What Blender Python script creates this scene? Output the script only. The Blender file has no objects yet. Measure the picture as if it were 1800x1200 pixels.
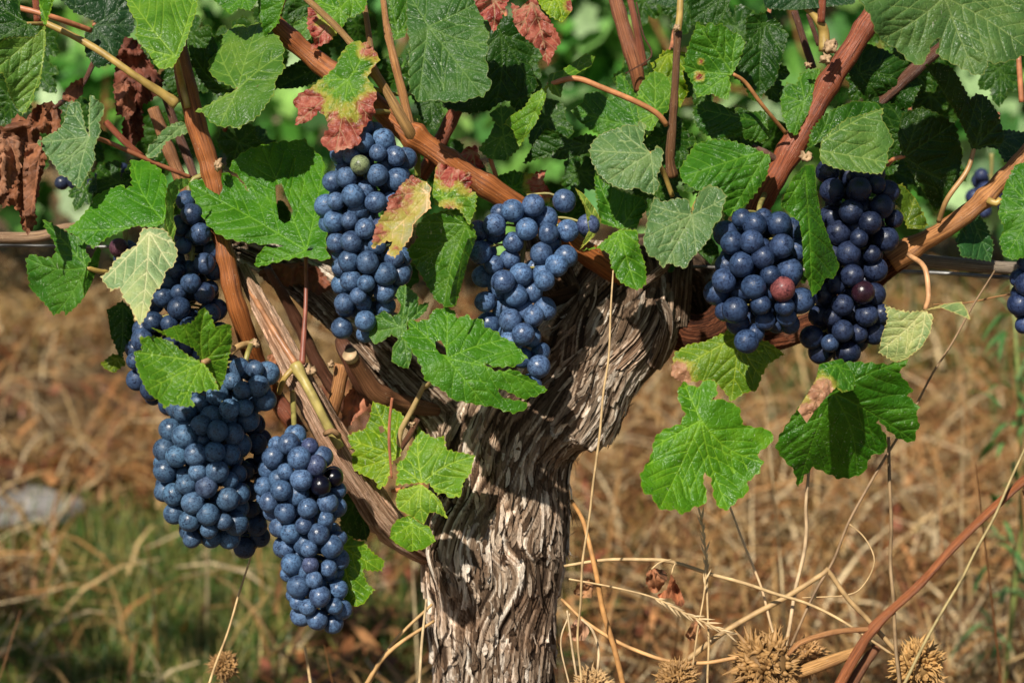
import bpy, bmesh, math, random
import numpy as np
from mathutils import Vector, geometry

R = math.radians
random.seed(7); RNG = np.random.default_rng(7)
C = bpy.context.scene.collection
SC = bpy.context.scene

# ------------------------------------------------------------------ camera, sky, sun, exposure
H = 0.90; PITCH = R(13); FL = 60.0; D0 = 1.05
cam_d = bpy.data.cameras.new('camera'); cam = bpy.data.objects.new('camera', cam_d); C.objects.link(cam)
cam.location = (0, 0, H); cam.rotation_euler = (R(90) - PITCH, 0, 0)
cam_d.lens = FL; cam_d.sensor_width = 36; cam_d.clip_start = 0.02; cam_d.clip_end = 300
cam_d.dof.use_dof = True; cam_d.dof.focus_distance = D0 - 0.035; cam_d.dof.aperture_fstop = 7.5
SC.camera = cam
SUN_EL, SUN_AZ = 46.0, 204.0            # azimuth clockwise from +Y: behind and left of the camera
w = bpy.data.worlds.new("World"); SC.world = w; w.use_nodes = True
nt = w.node_tree; sky = nt.nodes.new('ShaderNodeTexSky'); sky.sky_type = 'NISHITA'; sky.sun_disc = False
sky.sun_elevation = R(SUN_EL); sky.sun_rotation = R(SUN_AZ)
nt.links.new(sky.outputs[0], nt.nodes['Background'].inputs[0]); nt.nodes['Background'].inputs[1].default_value = 0.05
sd = bpy.data.lights.new('sun', 'SUN'); sd.energy = 5.0; sd.angle = R(0.9); sd.color = (1, .94, .84)
sun = bpy.data.objects.new('sun', sd); C.objects.link(sun)
dirv = Vector((math.sin(R(SUN_AZ)) * math.cos(R(SUN_EL)), math.cos(R(SUN_AZ)) * math.cos(R(SUN_EL)), math.sin(R(SUN_EL))))
sun.rotation_euler = dirv.to_track_quat('Z', 'Y').to_euler()
SC.view_settings.view_transform = 'Standard'; SC.view_settings.look = 'None'
SC.view_settings.exposure = 0.44; SC.view_settings.gamma = 1.0

# ------------------------------------------------------------------ helpers
RIGHT = np.array([1., 0, 0]); FWD = np.array([0, math.cos(PITCH), -math.sin(PITCH)]); UP = np.array([0, math.sin(PITCH), math.cos(PITCH)])
CAM = np.array([0, 0, H]); K = 36 / FL / 1800; S = K * D0           # S: metres per photo pixel at the vine
def W(px, py, d=0.0):
    px = np.asarray(px, float); py = np.asarray(py, float); dep = D0 + np.asarray(d, float)
    px, py, dep = np.broadcast_arrays(px, py, dep)
    return CAM + (dep * (px - 900) * K)[..., None] * RIGHT + (dep * (600 - py) * K)[..., None] * UP + dep[..., None] * FWD
def P(s): return [tuple(float(v) for v in q.split(',')) for q in s.split()]

def hsh(*a):
    h = np.zeros(np.broadcast(*a).shape, np.uint64)
    for i, v in enumerate(a):
        h = (h ^ (np.asarray(v).astype(np.int64).astype(np.uint64) * np.uint64([73856093, 19349663, 83492791, 2654435761][i % 4]))) * np.uint64(6364136223846793005) + np.uint64(1442695040888963407)
    h ^= h >> np.uint64(31); h *= np.uint64(0x9E3779B97F4A7C15); h ^= h >> np.uint64(29)
    return (h >> np.uint64(40)).astype(float) / float(1 << 24)
def noise(x, y, z=0.0):
    x, y, z = np.broadcast_arrays(np.asarray(x, float), np.asarray(y, float), np.asarray(z, float))
    xi, yi, zi = np.floor(x), np.floor(y), np.floor(z); fx, fy, fz = x - xi, y - yi, z - zi
    fx, fy, fz = [f * f * (3 - 2 * f) for f in (fx, fy, fz)]
    r = 0
    for a in (0, 1):
        for b in (0, 1):
            for c in (0, 1):
                r = r + hsh(xi + a, yi + b, zi + c) * (fx if a else 1 - fx) * (fy if b else 1 - fy) * (fz if c else 1 - fz)
    return r * 2 - 1

def mesh_from(name, V, F, attrs=None, smooth=True):
    me = bpy.data.meshes.new(name)
    me.from_pydata(np.asarray(V, float).tolist(), [], [tuple(map(int, f)) for f in F])
    for k, v in (attrs or {}).items():
        v = np.asarray(v, np.float32)
        if v.ndim == 1:
            me.attributes.new(k, 'FLOAT', 'POINT').data.foreach_set('value', v)
        else:
            me.attributes.new(k, 'FLOAT_VECTOR', 'POINT').data.foreach_set('vector', v.ravel())
    me.polygons.foreach_set('use_smooth', [smooth] * len(me.polygons))
    me.update()
    return me
def link(name, me, mat=None, parent=None, loc=None, color=None):
    o = bpy.data.objects.new(name, me); C.objects.link(o)
    if mat and not me.materials: me.materials.append(mat)
    if loc is not None: o.location = [float(v) for v in loc]
    if parent is not None: o.parent = parent
    if color is not None: o.color = (*color, 1)
    return o
def put(name, V, F, mat, parent=None, attrs=None, color=None, smooth=True, origin=None):
    """link a mesh whose verts are world coordinates; the object's own origin sits at `origin` (world); parents are never rotated"""
    V = np.asarray(V, float); o0 = np.asarray(origin if origin is not None else V.mean(0), float)
    me = mesh_from(name, V - o0, F, attrs, smooth)
    base = np.zeros(3)
    p = parent
    while p is not None:
        base = base + np.array(p.location); p = p.parent
    return link(name, me, mat, parent, o0 - base, color)
def thing(name, label, cat, loc, group=None):
    o = bpy.data.objects.new(name, None); C.objects.link(o); o.location = [float(v) for v in loc]; o.empty_display_size = .02
    return tag(o, label, cat, group)
def tag(o, label=None, cat=None, group=None, kind=None):
    if label: o['label'] = label
    if cat: o['category'] = cat
    if group: o['group'] = group
    if kind: o['kind'] = kind
    return o

class MB:
    def __init__(s): s.V = []; s.F = []; s.A = {}; s.n = 0
    def add(s, V, F, **at):
        V = np.asarray(V, float)
        s.F += [tuple(int(i) + s.n for i in f) for f in F]; s.V.append(V); s.n += len(V)
        for k, v in at.items(): s.A.setdefault(k, []).append(np.asarray(v, float))
    def put(s, name, mat, parent=None, **kw):
        return put(name, np.concatenate(s.V), s.F, mat, parent, {k: np.concatenate(v) for k, v in s.A.items()}, **kw)

def catmull(pts, step):
    pts = np.asarray(pts, float)
    if len(pts) == 2: pts = np.array([pts[0], (pts[0] + pts[1]) / 2, pts[1]])
    Q = np.vstack([2 * pts[0] - pts[1], pts, 2 * pts[-1] - pts[-2]]); out = []
    for i in range(1, len(Q) - 2):
        n = max(2, int(np.linalg.norm((Q[i + 1] - Q[i])[:2]) / step)); t = np.linspace(0, 1, n, endpoint=False)[:, None]
        a, b, c, d = Q[i - 1], Q[i], Q[i + 1], Q[i + 2]
        out.append(.5 * (2 * b + (c - a) * t + (2 * a - 5 * b + 4 * c - d) * t * t + (3 * b - a - 3 * c + d) * t ** 3))
    out.append(pts[-1:]); return np.vstack(out)

def tube_data(Q, rad, nphi=12, squash=1.0, cap=True, disp=None):
    """Q: (n,3) world centreline, rad (n,). returns V,F,st  (st = length m, angle, radius)"""
    n = len(Q); T = np.gradient(Q, axis=0); T /= np.linalg.norm(T, axis=1)[:, None] + 1e-12
    N1 = np.cross(T, FWD); N1 /= np.linalg.norm(N1, axis=1)[:, None] + 1e-9
    for i in range(1, n):
        if np.dot(N1[i], N1[i - 1]) < 0: N1[i] *= -1
    N2 = np.cross(N1, T); N2 *= np.sign(-(N2 @ FWD))[:, None] + (N2 @ FWD == 0)[:, None]
    s = np.concatenate([[0], np.cumsum(np.linalg.norm(np.diff(Q, axis=0), axis=1))])
    ph = np.linspace(-math.pi, math.pi, nphi, endpoint=False)
    SS, PH = np.meshgrid(s, ph, indexing='ij'); RR = np.repeat(np.asarray(rad, float)[:, None], nphi, 1)
    hh = disp(SS, PH, RR) if disp is not None else 0
    RR2 = RR + hh
    V = Q[:, None, :] + (RR2 * np.sin(PH))[..., None] * N1[:, None, :] + (RR2 * np.cos(PH) * squash)[..., None] * N2[:, None, :]
    V = V.reshape(-1, 3); F = []
    idx = np.arange(n * nphi).reshape(n, nphi)
    a = idx[:-1]; b = idx[1:]; a2 = np.roll(a, -1, 1); b2 = np.roll(b, -1, 1)
    F = np.stack([a, a2, b2, b], -1).reshape(-1, 4).tolist()
    if cap: F += [idx[0][::-1].tolist(), idx[-1].tolist()]
    return V, F, np.stack([SS, PH, RR], -1).reshape(-1, 3)

def tube_px(pts, step=8, nphi=12, nodes=(), wob=0.0, seed=0, **kw):
    """pts: (px,py,d,width_px)"""
    q = catmull(pts, step); wd = np.maximum(q[:, 3], .8)
    if wob:
        L = np.arange(len(q)) * step
        q[:, 0] += wob * noise(L / 60, seed * 7.3, 1.5); q[:, 1] += wob * noise(L / 60, seed * 3.1, 8.5)
        wd = wd * (1 + .07 * noise(L / 25, seed, 3.))
    for nx, ny, amt in nodes:
        dd = np.hypot(q[:, 0] - nx, q[:, 1] - ny); wd = wd * (1 + amt * np.exp(-(dd / 13) ** 2))
    return tube_data(W(q[:, 0], q[:, 1], q[:, 2]), wd * .5 * S, nphi, **kw)
def down_to_ground(px, py, d, dx=0.0, dy=0.0):
    p = W(px, py, d); return np.array([p[0] + dx, p[1] + dy, -0.01])

# ------------------------------------------------------------------ materials
class NT:
    def __init__(s, name):
        s.m = bpy.data.materials.new(name); s.m.use_nodes = True; s.t = s.m.node_tree; s.t.nodes.clear()
        s.out = s.n('OutputMaterial')
    def n(s, typ, **kw):
        nd = s.t.nodes.new('ShaderNode' + typ)
        for k, v in kw.items(): setattr(nd, k, v)
        return nd
    def set(s, nd, **kw):
        for k, v in kw.items(): s.i(nd, k.replace('_', ' '), v)
        return nd
    def i(s, nd, key, v):
        sock = nd.inputs[key]
        if hasattr(v, 'is_linked') and not isinstance(v, (int, float)): s.t.links.new(v, sock)
        elif isinstance(v, (tuple, list)) and len(v) == 3 and sock.type == 'RGBA': sock.default_value = (*v, 1)
        else: sock.default_value = v
    def attr(s, name, out='Fac'): return s.n('Attribute', attribute_name=name).outputs[out]
    def math(s, op, a, b=None, c=None, clamp=False):
        nd = s.n('Math', operation=op, use_clamp=clamp); s.i(nd, 0, a)
        if b is not None: s.i(nd, 1, b)
        if c is not None: s.i(nd, 2, c)
        return nd.outputs[0]
    def rng(s, v, a, b, c=0.0, d=1.0, smooth=True):
        nd = s.n('MapRange', interpolation_type='SMOOTHSTEP' if smooth else 'LINEAR'); s.i(nd, 0, v)
        for k, x in zip((1, 2, 3, 4), (a, b, c, d)): s.i(nd, k, x)
        return nd.outputs[0]
    def mix(s, f, a, b, mode='MIX'):
        nd = s.n('Mix', data_type='RGBA', blend_type=mode); s.i(nd, 0, f); s.i(nd, 6, a); s.i(nd, 7, b); return nd.outputs[2]
    def noise(s, vec, scale, detail=3, rough=.55, out=0, dist=0.0):
        nd = s.n('TexNoise'); s.i(nd, 'Vector', vec); s.i(nd, 'Scale', scale); s.i(nd, 'Detail', detail); s.i(nd, 'Roughness', rough); s.i(nd, 'Distortion', dist); return nd.outputs[out]
    def vor(s, vec, scale, feat='F1', out='Distance'):
        nd = s.n('TexVoronoi', feature=feat); s.i(nd, 'Vector', vec); s.i(nd, 'Scale', scale); return nd.outputs[out]
    def ramp(s, f, stops):
        nd = s.n('ValToRGB'); s.i(nd, 0, f); e = nd.color_ramp.elements
        while len(e) < len(stops): e.new(.5)
        for el, (p, c) in zip(e, stops): el.position = p; el.color = (*c, 1)
        return nd.outputs[0]
    def bump(s, h, strength, dist, nrm=None):
        nd = s.n('Bump'); s.i(nd, 'Height', h); s.i(nd, 'Strength', strength); s.i(nd, 'Distance', dist)
        if nrm is not None: s.i(nd, 'Normal', nrm)
        return nd.outputs[0]
    def obj(s): return s.n('TexCoord').outputs['Object']
    def scalev(s, v, sc):
        nd = s.n('Mapping'); s.i(nd, 'Vector', v); nd.inputs['Scale'].default_value = sc; return nd.outputs[0]
    def col(s): return s.n('ObjectInfo').outputs['Color']
    def rnd(s): return s.n('ObjectInfo').outputs['Random']
    def principled(s, base, rough=.5, spec=.5, nrm=None, **kw):
        nd = s.n('BsdfPrincipled'); s.i(nd, 'Base Color', base); s.i(nd, 'Roughness', rough); s.i(nd, 'Specular IOR Level', spec)
        if nrm is not None: s.i(nd, 'Normal', nrm)
        for k, v in kw.items(): s.i(nd, k.replace('_', ' '), v)
        return nd.outputs[0]
    def done(s, sh): s.t.links.new(sh, s.out.inputs[0]); return s.m

def leaf_material():
    m = NT('vine_leaf'); o = m.obj(); c = m.mix(1.0, m.col(), (.88, .81, .42), 'MULTIPLY')
    vd = m.attr('vd'); burn = m.attr('burn'); ed = m.attr('ed')
    n1 = m.noise(o, 45, 4); n2 = m.noise(o, 160, 3); n3 = m.noise(o, 700, 2)
    base = m.mix(1.0, c, m.ramp(n1, [(.27, (.42, .55, .5)), (.5, (.92, .95, .95)), (.72, (1.75, 1.32, 1.2))]), 'MULTIPLY')
    base = m.mix(m.rng(n2, .5, .75, 0, .22), base, m.mix(1.0, base, (1.5, 1.25, 1.1), 'MULTIPLY'))
    # fine net of veins
    warp = m.n('VectorMath', operation='ADD'); m.i(warp, 0, o); sc = m.n('VectorMath', operation='SCALE'); m.i(sc, 0, m.noise(o, 220, 2, out=1)); m.i(sc, 'Scale', .004); m.i(warp, 1, sc.outputs[0])
    cell = m.vor(warp.outputs[0], 230, 'DISTANCE_TO_EDGE'); net = m.rng(cell, .0, .13, 1, 0)
    cell2 = m.vor(warp.outputs[0], 620, 'DISTANCE_TO_EDGE'); net2 = m.rng(cell2, .0, .2, 1, 0)
    pale = m.mix(1.0, m.mix(1.0, c, (2.3, 1.6, 2.0), 'MULTIPLY'), (.016, .024, .006), 'ADD')
    base = m.mix(m.math('MULTIPLY', net, .10), base, pale); base = m.mix(m.math('MULTIPLY', net2, .05), base, pale)
    vein = m.rng(vd, .7, 1.9, .8, 0); base = m.mix(vein, base, pale)
    halo = m.rng(vd, 1.5, 6.5, .12, 0); base = m.mix(halo, base, pale)
    rim = m.rng(ed, .3, 2.0, .35, 0); base = m.mix(rim, base, m.mix(1.0, pale, (1.7, 1.1, .9), 'MULTIPLY'))
    # spray residue and dust specks, scratches
    sp = m.rng(m.noise(o, 900, 1), .66, .74); sp = m.math('MULTIPLY', sp, m.rng(m.noise(o, 28, 2), .42, .62))
    base = m.mix(m.math('MULTIPLY', sp, .45), base, (.38, .43, .30))
    sv = m.noise(m.scalev(o, (1, 1, .25)), 420, 2); scr = m.math('MULTIPLY', m.rng(sv, .69, .76), m.rng(m.noise(o, 35, 2), .5, .6)); base = m.mix(m.math('MULTIPLY', scr, .6), base, (.42, .44, .33))
    brownspot = m.rng(m.noise(o, 130, 2), .73, .78); base = m.mix(m.math('MULTIPLY', brownspot, .7), base, (.10, .05, .015))
    # autumn burn
    b = m.math('ADD', burn, m.math('MULTIPLY', m.math('SUBTRACT', m.noise(o, 110, 5, .7), .5), 1.05))
    b = m.math('MULTIPLY', b, m.rng(burn, .02, .15))
    bc = m.ramp(m.noise(o, 95, 4, .7), [(.28, (.06, .008, .007)), (.42, (.20, .028, .020)), (.55, (.36, .095, .065)), (.72, (.46, .24, .16))])
    bc = m.mix(m.attr('tan'), bc, m.mix(1.0, m.ramp(n2, [(.3, (.55, .5, .5)), (.7, (1.3, 1.3, 1.3))]), (.40, .215, .12), 'MULTIPLY')); bc = m.mix(vein, bc, (.34, .2, .11))
    base = m.mix(m.rng(b, .22, .48, 0, .85), base, (.34, .30, .045))
    base = m.mix(m.rng(b, .44, .66), base, bc)
    hgt = m.math('ADD', m.math('MULTIPLY', net, -.7), m.math('MULTIPLY', n3, .5)); hgt = m.math('ADD', hgt, m.math('MULTIPLY', vein, -1.0)); hgt = m.math('ADD', hgt, m.math('MULTIPLY', net2, -.3)); hgt = m.math('ADD', hgt, m.math('MULTIPLY', m.rng(cell, 0, .45), .7)); hgt = m.math('ADD', hgt, m.math('MULTIPLY', m.rng(vd, 0, 10), .45))
    nr = m.bump(hgt, .45, .00055)
    pr = m.principled(base, m.rng(n1, .3, .7, .28, .48), .25, nr)
    tr = m.n('BsdfTranslucent'); m.i(tr, 'Color', m.mix(1.0, base, (1.6, 1.7, .7), 'MULTIPLY')); m.i(tr, 'Normal', nr)
    mx = m.n('MixShader'); m.i(mx, 0, .26); m.i(mx, 1, pr); m.i(mx, 2, tr.outputs[0])
    return m.done(mx.outputs[0])
def dry_leaf_material():
    m = NT('withered_leaf'); o = m.obj(); c = m.col(); n1 = m.noise(o, 60, 5, .65); n2 = m.noise(o, 330, 3)
    base = m.mix(1.0, c, m.ramp(n1, [(.3, (.35, .3, .3)), (.5, (1, 1, 1)), (.72, (1.9, 1.8, 1.7))]), 'MULTIPLY')
    vein = m.rng(m.attr('vd'), .6, 1.8, .5, 0); base = m.mix(vein, base, m.mix(1.0, c, (1.9, 1.8, 1.8), 'MULTIPLY'))
    nr = m.bump(m.math('ADD', n1, m.math('MULTIPLY', n2, .5)), .8, .002)
    pr = m.principled(base, .6, .25, nr); tr = m.n('BsdfTranslucent'); m.i(tr, 'Color', base)
    mx = m.n('MixShader'); m.i(mx, 0, .15); m.i(mx, 1, pr); m.i(mx, 2, tr.outputs[0]); return m.done(mx.outputs[0])
def berry_material():
    m = NT('grape_skin'); o = m.obj(); c = m.col(); r = m.rnd()
    off = m.n('VectorMath', operation='ADD'); m.i(off, 0, o); cm = m.n('CombineXYZ'); m.i(cm, 0, m.math('MULTIPLY', r, 57.)); m.i(cm, 1, m.math('MULTIPLY', r, 31.)); m.i(off, 1, cm.outputs[0]); v = off.outputs[0]
    n1 = m.noise(v, 1.3, 3, .55); n2 = m.noise(v, 5.5, 5, .72); n3 = m.noise(v, 22, 3, .6)
    blo = m.rng(n1, .32, .60, .42, 1.0); blo = m.math('MULTIPLY', blo, m.rng(n2, .38, .56, .34, 1.0)); blo = m.math('MULTIPLY', blo, m.rng(n3, .36, .5, .6, 1))
    blo = m.math('MULTIPLY', blo, m.rng(r, 0, 1, .62, 1.12, False)); blo = m.math('MINIMUM', blo, 1.0); sp_ = m.n('SeparateColor'); m.i(sp_, 0, c); blo = m.math('MULTIPLY', blo, m.rng(sp_.outputs[2], .04, .08, .05, 1))
    rub = m.rng(m.noise(v, 2.4, 3, .6, dist=1.4), .55, .68, 0, .85); blo = m.math('MULTIPLY', blo, m.math('SUBTRACT', 1.0, rub))
    skin = m.mix(1.0, c, (.11, .10, .15), 'MULTIPLY')
    base = m.mix(blo, skin, c)
    pits = m.rng(m.vor(v, 13), .05, .10, .6, 0); base = m.mix(pits, base, skin)
    sep = m.n('SeparateXYZ'); m.i(sep, 0, o); z = sep.outputs[2]
    base = m.mix(m.math('MULTIPLY', m.rng(z, .9965, .998), m.rng(r, .45, .55)), base, (.012, .008, .006)); base = m.mix(m.math('MULTIPLY', m.rng(z, .9991, .9996), m.rng(r, .7, .72)), base, (.3, .25, .2))
    return m.done(m.principled(base, m.rng(blo, 0, .8, .22, .62), m.rng(blo, 0, .8, .45, .22), m.bump(n3, .08, .02)))
def bark_material(name='shaggy_bark', tint=(1, 1, 1)):
    m = NT(name); st = m.attr('st', 'Vector'); pl = m.attr('plate'); hh = m.attr('hgt'); o = m.obj()
    fib = m.noise(m.scalev(st, (55, 900, 1)), 1.0, 4, .65); fib2 = m.noise(m.scalev(st, (160, 2600, 1)), 1.0, 3, .6)
    big = m.noise(o, 22, 3); lich = m.noise(o, 60, 4, .6)
    base = m.ramp(pl, [(.08, (.04, .024, .014)), (.3, (.12, .076, .046)), (.5, (.24, .17, .115)), (.7, (.41, .32, .235)), (.92, (.72, .63, .52))])
    base = m.mix(1.0, base, m.ramp(fib, [(.28, (.28, .24, .22)), (.5, (.95, .95, .95)), (.72, (1.5, 1.45, 1.4))]), 'MULTIPLY')
    base = m.mix(m.rng(big, .45, .7, 0, .5), base, m.mix(1.0, base, (1.15, .82, .62), 'MULTIPLY'))
    base = m.mix(m.rng(lich, .62, .72, 0, .35), base, (.36, .35, .30))
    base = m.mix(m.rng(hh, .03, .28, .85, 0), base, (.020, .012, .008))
    base = m.mix(1.0, base, tint, 'MULTIPLY')
    nr = m.bump(m.math('ADD', fib, m.math('MULTIPLY', fib2, .5)), 1.0, .0016)
    return m.done(m.principled(base, .85, .2, nr))
def cane_material():
    m = NT('cane_bark'); st = m.attr('st', 'Vector'); c = m.col(); o = m.obj()
    f = m.noise(m.scalev(st, (28, 5.5, 1)), 1.0, 4, .65); f2 = m.noise(m.scalev(st, (60, 14, 1)), 1.0, 3, .6); big = m.noise(o, 40, 3)
    base = m.mix(1.0, c, m.ramp(f, [(.28, (.20, .15, .12)), (.45, (.8, .76, .72)), (.58, (1.25, 1.25, 1.2)), (.75, (2.0, 2.0, 1.8))]), 'MULTIPLY')
    base = m.mix(m.rng(big, .5, .72, 0, .55), base, m.mix(1.0, base, (.55, .42, .34), 'MULTIPLY'))
    base = m.mix(m.rng(m.noise(o, 800, 1), .70, .76, 0, .6), base, (.42, .30, .18))
    nr = m.bump(m.math('ADD', f, f2), .8, .0008)
    return m.done(m.principled(base, .48, .35, nr))
def stem_material(name, rough=.5, spec=.35):
    m = NT(name); c = m.col(); o = m.obj(); n1 = m.noise(o, 120, 3); st = m.attr('st', 'Vector'); n2 = m.noise(m.scalev(st, (120, 2.5, 1)), 1., 3)
    base = m.mix(1.0, c, m.ramp(n1, [(.3, (.65, .6, .55)), (.7, (1.35, 1.3, 1.2))]), 'MULTIPLY')
    base = m.mix(m.rng(n2, .55, .75, 0, .4), base, m.mix(1.0, c, (.45, .35, .3), 'MULTIPLY'))
    return m.done(m.principled(base, rough, spec, m.bump(n2, .4, .0004)))
def blade_material(name, trans=.25):
    m = NT(name); col = m.attr('rgb', 'Vector'); n = m.noise(m.obj(), 90, 2)
    base = m.mix(1.0, col, m.ramp(n, [(.3, (.7, .7, .7)), (.7, (1.25, 1.25, 1.2))]), 'MULTIPLY')
    pr = m.principled(base, .5, .35); tr = m.n('BsdfTranslucent'); m.i(tr, 'Color', m.mix(1.0, base, (1.5, 1.6, .8), 'MULTIPLY'))
    mx = m.n('MixShader'); m.i(mx, 0, trans); m.i(mx, 1, pr); m.i(mx, 2, tr.outputs[0]); return m.done(mx.outputs[0])
def soil_material():
    m = NT('dry_soil'); o = m.obj(); n1 = m.noise(o, 1.6, 5, .6); n2 = m.noise(o, 14, 5, .7); n3 = m.noise(o, 90, 4)
    base = m.ramp(n2, [(.3, (.035, .022, .012)), (.5, (.12, .075, .038)), (.7, (.28, .19, .10))])
    base = m.mix(m.rng(n1, .45, .65, 0, .6), base, (.13, .10, .045)); base = m.mix(m.rng(n3, .6, .75, 0, .5), base, (.38, .30, .2))
    return m.done(m.principled(base, .9, .15, m.bump(m.math('ADD', n2, n3), 1., .02)))
def stone_material():
    m = NT('pale_stone'); o = m.obj(); n = m.noise(o, 12, 5, .7)
    return m.done(m.principled(m.ramp(n, [(.3, (.10, .09, .08)), (.5, (.21, .195, .18)), (.7, (.32, .30, .28))]), .85, .2, m.bump(n, .8, .02)))
def wire_material():
    m = NT('galvanised_wire'); n = m.noise(m.obj(), 60, 4); return m.done(m.principled(m.ramp(n, [(.35, (.10, .09, .08)), (.65, (.30, .30, .29))]), .45, .5, None, Metallic=.6))

M_LEAF, M_DRY, M_BERRY, M_BARK, M_CANE = leaf_material(), dry_leaf_material(), berry_material(), bark_material(), cane_material()
M_STEM, M_STRAW = stem_material('green_stem', .42, .4), stem_material('straw', .55, .3)
M_BLADE, M_BGLEAF = blade_material('grass_blade', .2), blade_material('far_leaf', .3)
M_TAN, M_RED = bark_material('tan_bark', (1.12, .86, .72)), bark_material('red_bark', (1.05, .55, .38))
M_SOIL, M_STONE, M_WIRE = soil_material(), stone_material(), wire_material()

# ------------------------------------------------------------------ setting: ground
def ground_z(x, y): return .03 * noise(x / .9, y / .9, 3.) + .012 * noise(x / .2, y / .2, 5.)
xs = np.unique(np.concatenate([np.linspace(-60, -4, 15), np.linspace(-4, 4, 130), np.linspace(4, 60, 15)]))
ys = np.unique(np.concatenate([np.linspace(-40, 0, 12), np.linspace(0, 9, 140), np.linspace(9, 160, 26)]))
GX, GY = np.meshgrid(xs, ys, indexing='ij'); GZ = ground_z(GX, GY)
gi = np.arange(GX.size).reshape(GX.shape)
tag(put('ground', np.stack([GX, GY, GZ], -1).reshape(-1, 3), np.stack([gi[:-1, :-1], gi[1:, :-1], gi[1:, 1:], gi[:-1, 1:]], -1).reshape(-1, 4), M_SOIL, origin=(0, 0, 0)), kind='structure')

def blades(n, xr, yr, hgt, wid, lean, cols, lay=0.0, seed=1, mask=None):
    g = np.random.default_rng(seed); y = g.uniform(yr[0] ** .5, yr[1] ** .5, n * 2) ** 2; x = g.uniform(-1, 1, n * 2) * (xr * y + .15)
    if mask is not None: k = mask(x, y) > g.uniform(0, 1, n * 2); x, y = x[k], y[k]
    x, y = x[:n], y[:n]; n = len(x)
    az = g.uniform(0, 6.283, n); h = g.uniform(hgt[0], hgt[1], n) * g.uniform(.5, 1, n); wd = g.uniform(wid[0], wid[1], n); le = g.uniform(lean[0], lean[1], n)
    t = np.linspace(0, 1, 4); d = np.stack([np.cos(az), np.sin(az), np.zeros(n)], -1); p = np.stack([-np.sin(az), np.cos(az), np.zeros(n)], -1)
    tw = g.uniform(-1, 1, n)
    base = np.stack([x, y, ground_z(x, y) - .004 + g.uniform(0, lay, n)], -1); V = np.zeros((n, 4, 2, 3))
    for i, tt in enumerate(t):
        ang = le * (.5 + .5 * tt)
        c = base + d * (h * tt * np.sin(ang))[:, None] + np.array([0, 0, 1]) * (h * tt * np.cos(ang) + .004)[:, None] + p * (h * .12 * tw * tt * tt)[:, None]
        ww = wd * (1 - .75 * tt ** 2); sd = p * ww[:, None] + np.array([0, 0, 1]) * (ww * .5 * tw)[:, None]
        V[:, i, 0] = c - sd; V[:, i, 1] = c + sd
    idx = np.arange(n * 8).reshape(n, 4, 2)
    F = np.stack([idx[:, :-1, 0], idx[:, :-1, 1], idx[:, 1:, 1], idx[:, 1:, 0]], -1).reshape(-1, 4)
    cols = np.asarray(cols, float); ci = g.integers(0, len(cols), n); cc = cols[ci] * g.uniform(.6, 1.3, n)[:, None]
    return V.reshape(-1, 3), F, np.repeat(cc, 8, 0)
STRAW = [(.36, .22, .09), (.46, .31, .145), (.27, .125, .043), (.55, .425, .255), (.17, .072, .028), (.35, .18, .065)]
GM2 = lambda x, y: np.clip((x / y - .10) * 6, 0, 1) * np.clip(.45 + noise(x / .2, y / .2, 9.) * 1.5, 0, 1) * np.clip((y - 2.9) * 2, 0, 1)
def greenmask(x, y): return np.clip(1.5 - np.abs(y - 2.1) * 2.2, 0, 1) * np.clip(.3 - x * 2.4, 0.03, 1) * np.clip(.8 + noise(x / .25, y / .25, 4.) * 1.3, 0, 1)
mb = MB()
V, F, c = blades(20000, .36, (1.5, 6.5), (.06, .28), (.0010, .0034), (.9, 1.55), STRAW, .05, 11, lambda x, y: np.clip(.42 + noise(x / .3, y / .35, 17.) * 1.1 + noise(x / .9, y / .5, 23.) * 1.0 + noise(x / .1, y / .1, 3.) * .5, .04, 1) * (1 - .85 * greenmask(x, y)) * (1 - np.exp(-((x + .82) / .17) ** 2 - ((y - 2.58) / .16) ** 2))); mb.add(V, F, rgb=c)
V, F, c = blades(2600, .36, (1.6, 6.5), (.05, .16), (.0008, .002), (.1, 1.0), STRAW, 0, 12, lambda x, y: np.clip(.45 + noise(x / .4, y / .4, 7.) * 1.2, .05, 1)); mb.add(V, F, rgb=c)
V, F, c = blades(9000, .36, (1.6, 6), (.025, .10), (.003, .010), (.8, 1.57), [(.26, .10, .035), (.12, .05, .02), (.38, .18, .07), (.09, .045, .025), (.20, .06, .03)], .05, 15, lambda x, y: np.clip(.45 + noise(x / .22, y / .3, 27.) * 1.6, 0, 1) * (1 - .8 * greenmask(x, y))); mb.add(V, F, rgb=c)
V, F, c = blades(300, .36, (2.2, 5), (.2, .4), (.0015, .0036), (1.2, 1.56), [(.55, .42, .26), (.45, .32, .16), (.38, .2, .08)], .09, 14); mb.add(V, F, rgb=c)
V, F, c = blades(160, .36, (1.9, 4.5), (.2, .42), (.0012, .0024), (.05, .6), STRAW, 0, 13); mb.add(V, F, rgb=c)
V, F, c = blades(75, .30, (1.2, 2.3), (.45, .75), (.0008, .0016), (.02, .45), STRAW, 0, 16, lambda x, y: np.where(x > .02 * y, 1., .12)); mb.add(V, F, rgb=c)
tag(mb.put('dry_grass', M_BLADE, origin=(0, 0, 0)), kind='stuff')
GREEN = [(.10, .16, .025), (.06, .12, .02), (.20, .20, .05), (.36, .28, .09), (.05, .11, .03)]
mb = MB()
V, F, c = blades(80000, .36, (1.6, 2.7), (.03, .09), (.0008, .002), (.05, 1.1), GREEN, 0, 21, greenmask); mb.add(V, F, rgb=c)
V, F, c = blades(5000, .36, (2.9, 4.6), (.05, .2), (.0012, .004), (.05, .9), GREEN[:2] + [(.05, .16, .05)], 0, 22, GM2); mb.add(V, F, rgb=c)
tag(mb.put('green_grass', M_BLADE, origin=(0, 0, 0)), kind='stuff')

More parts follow.
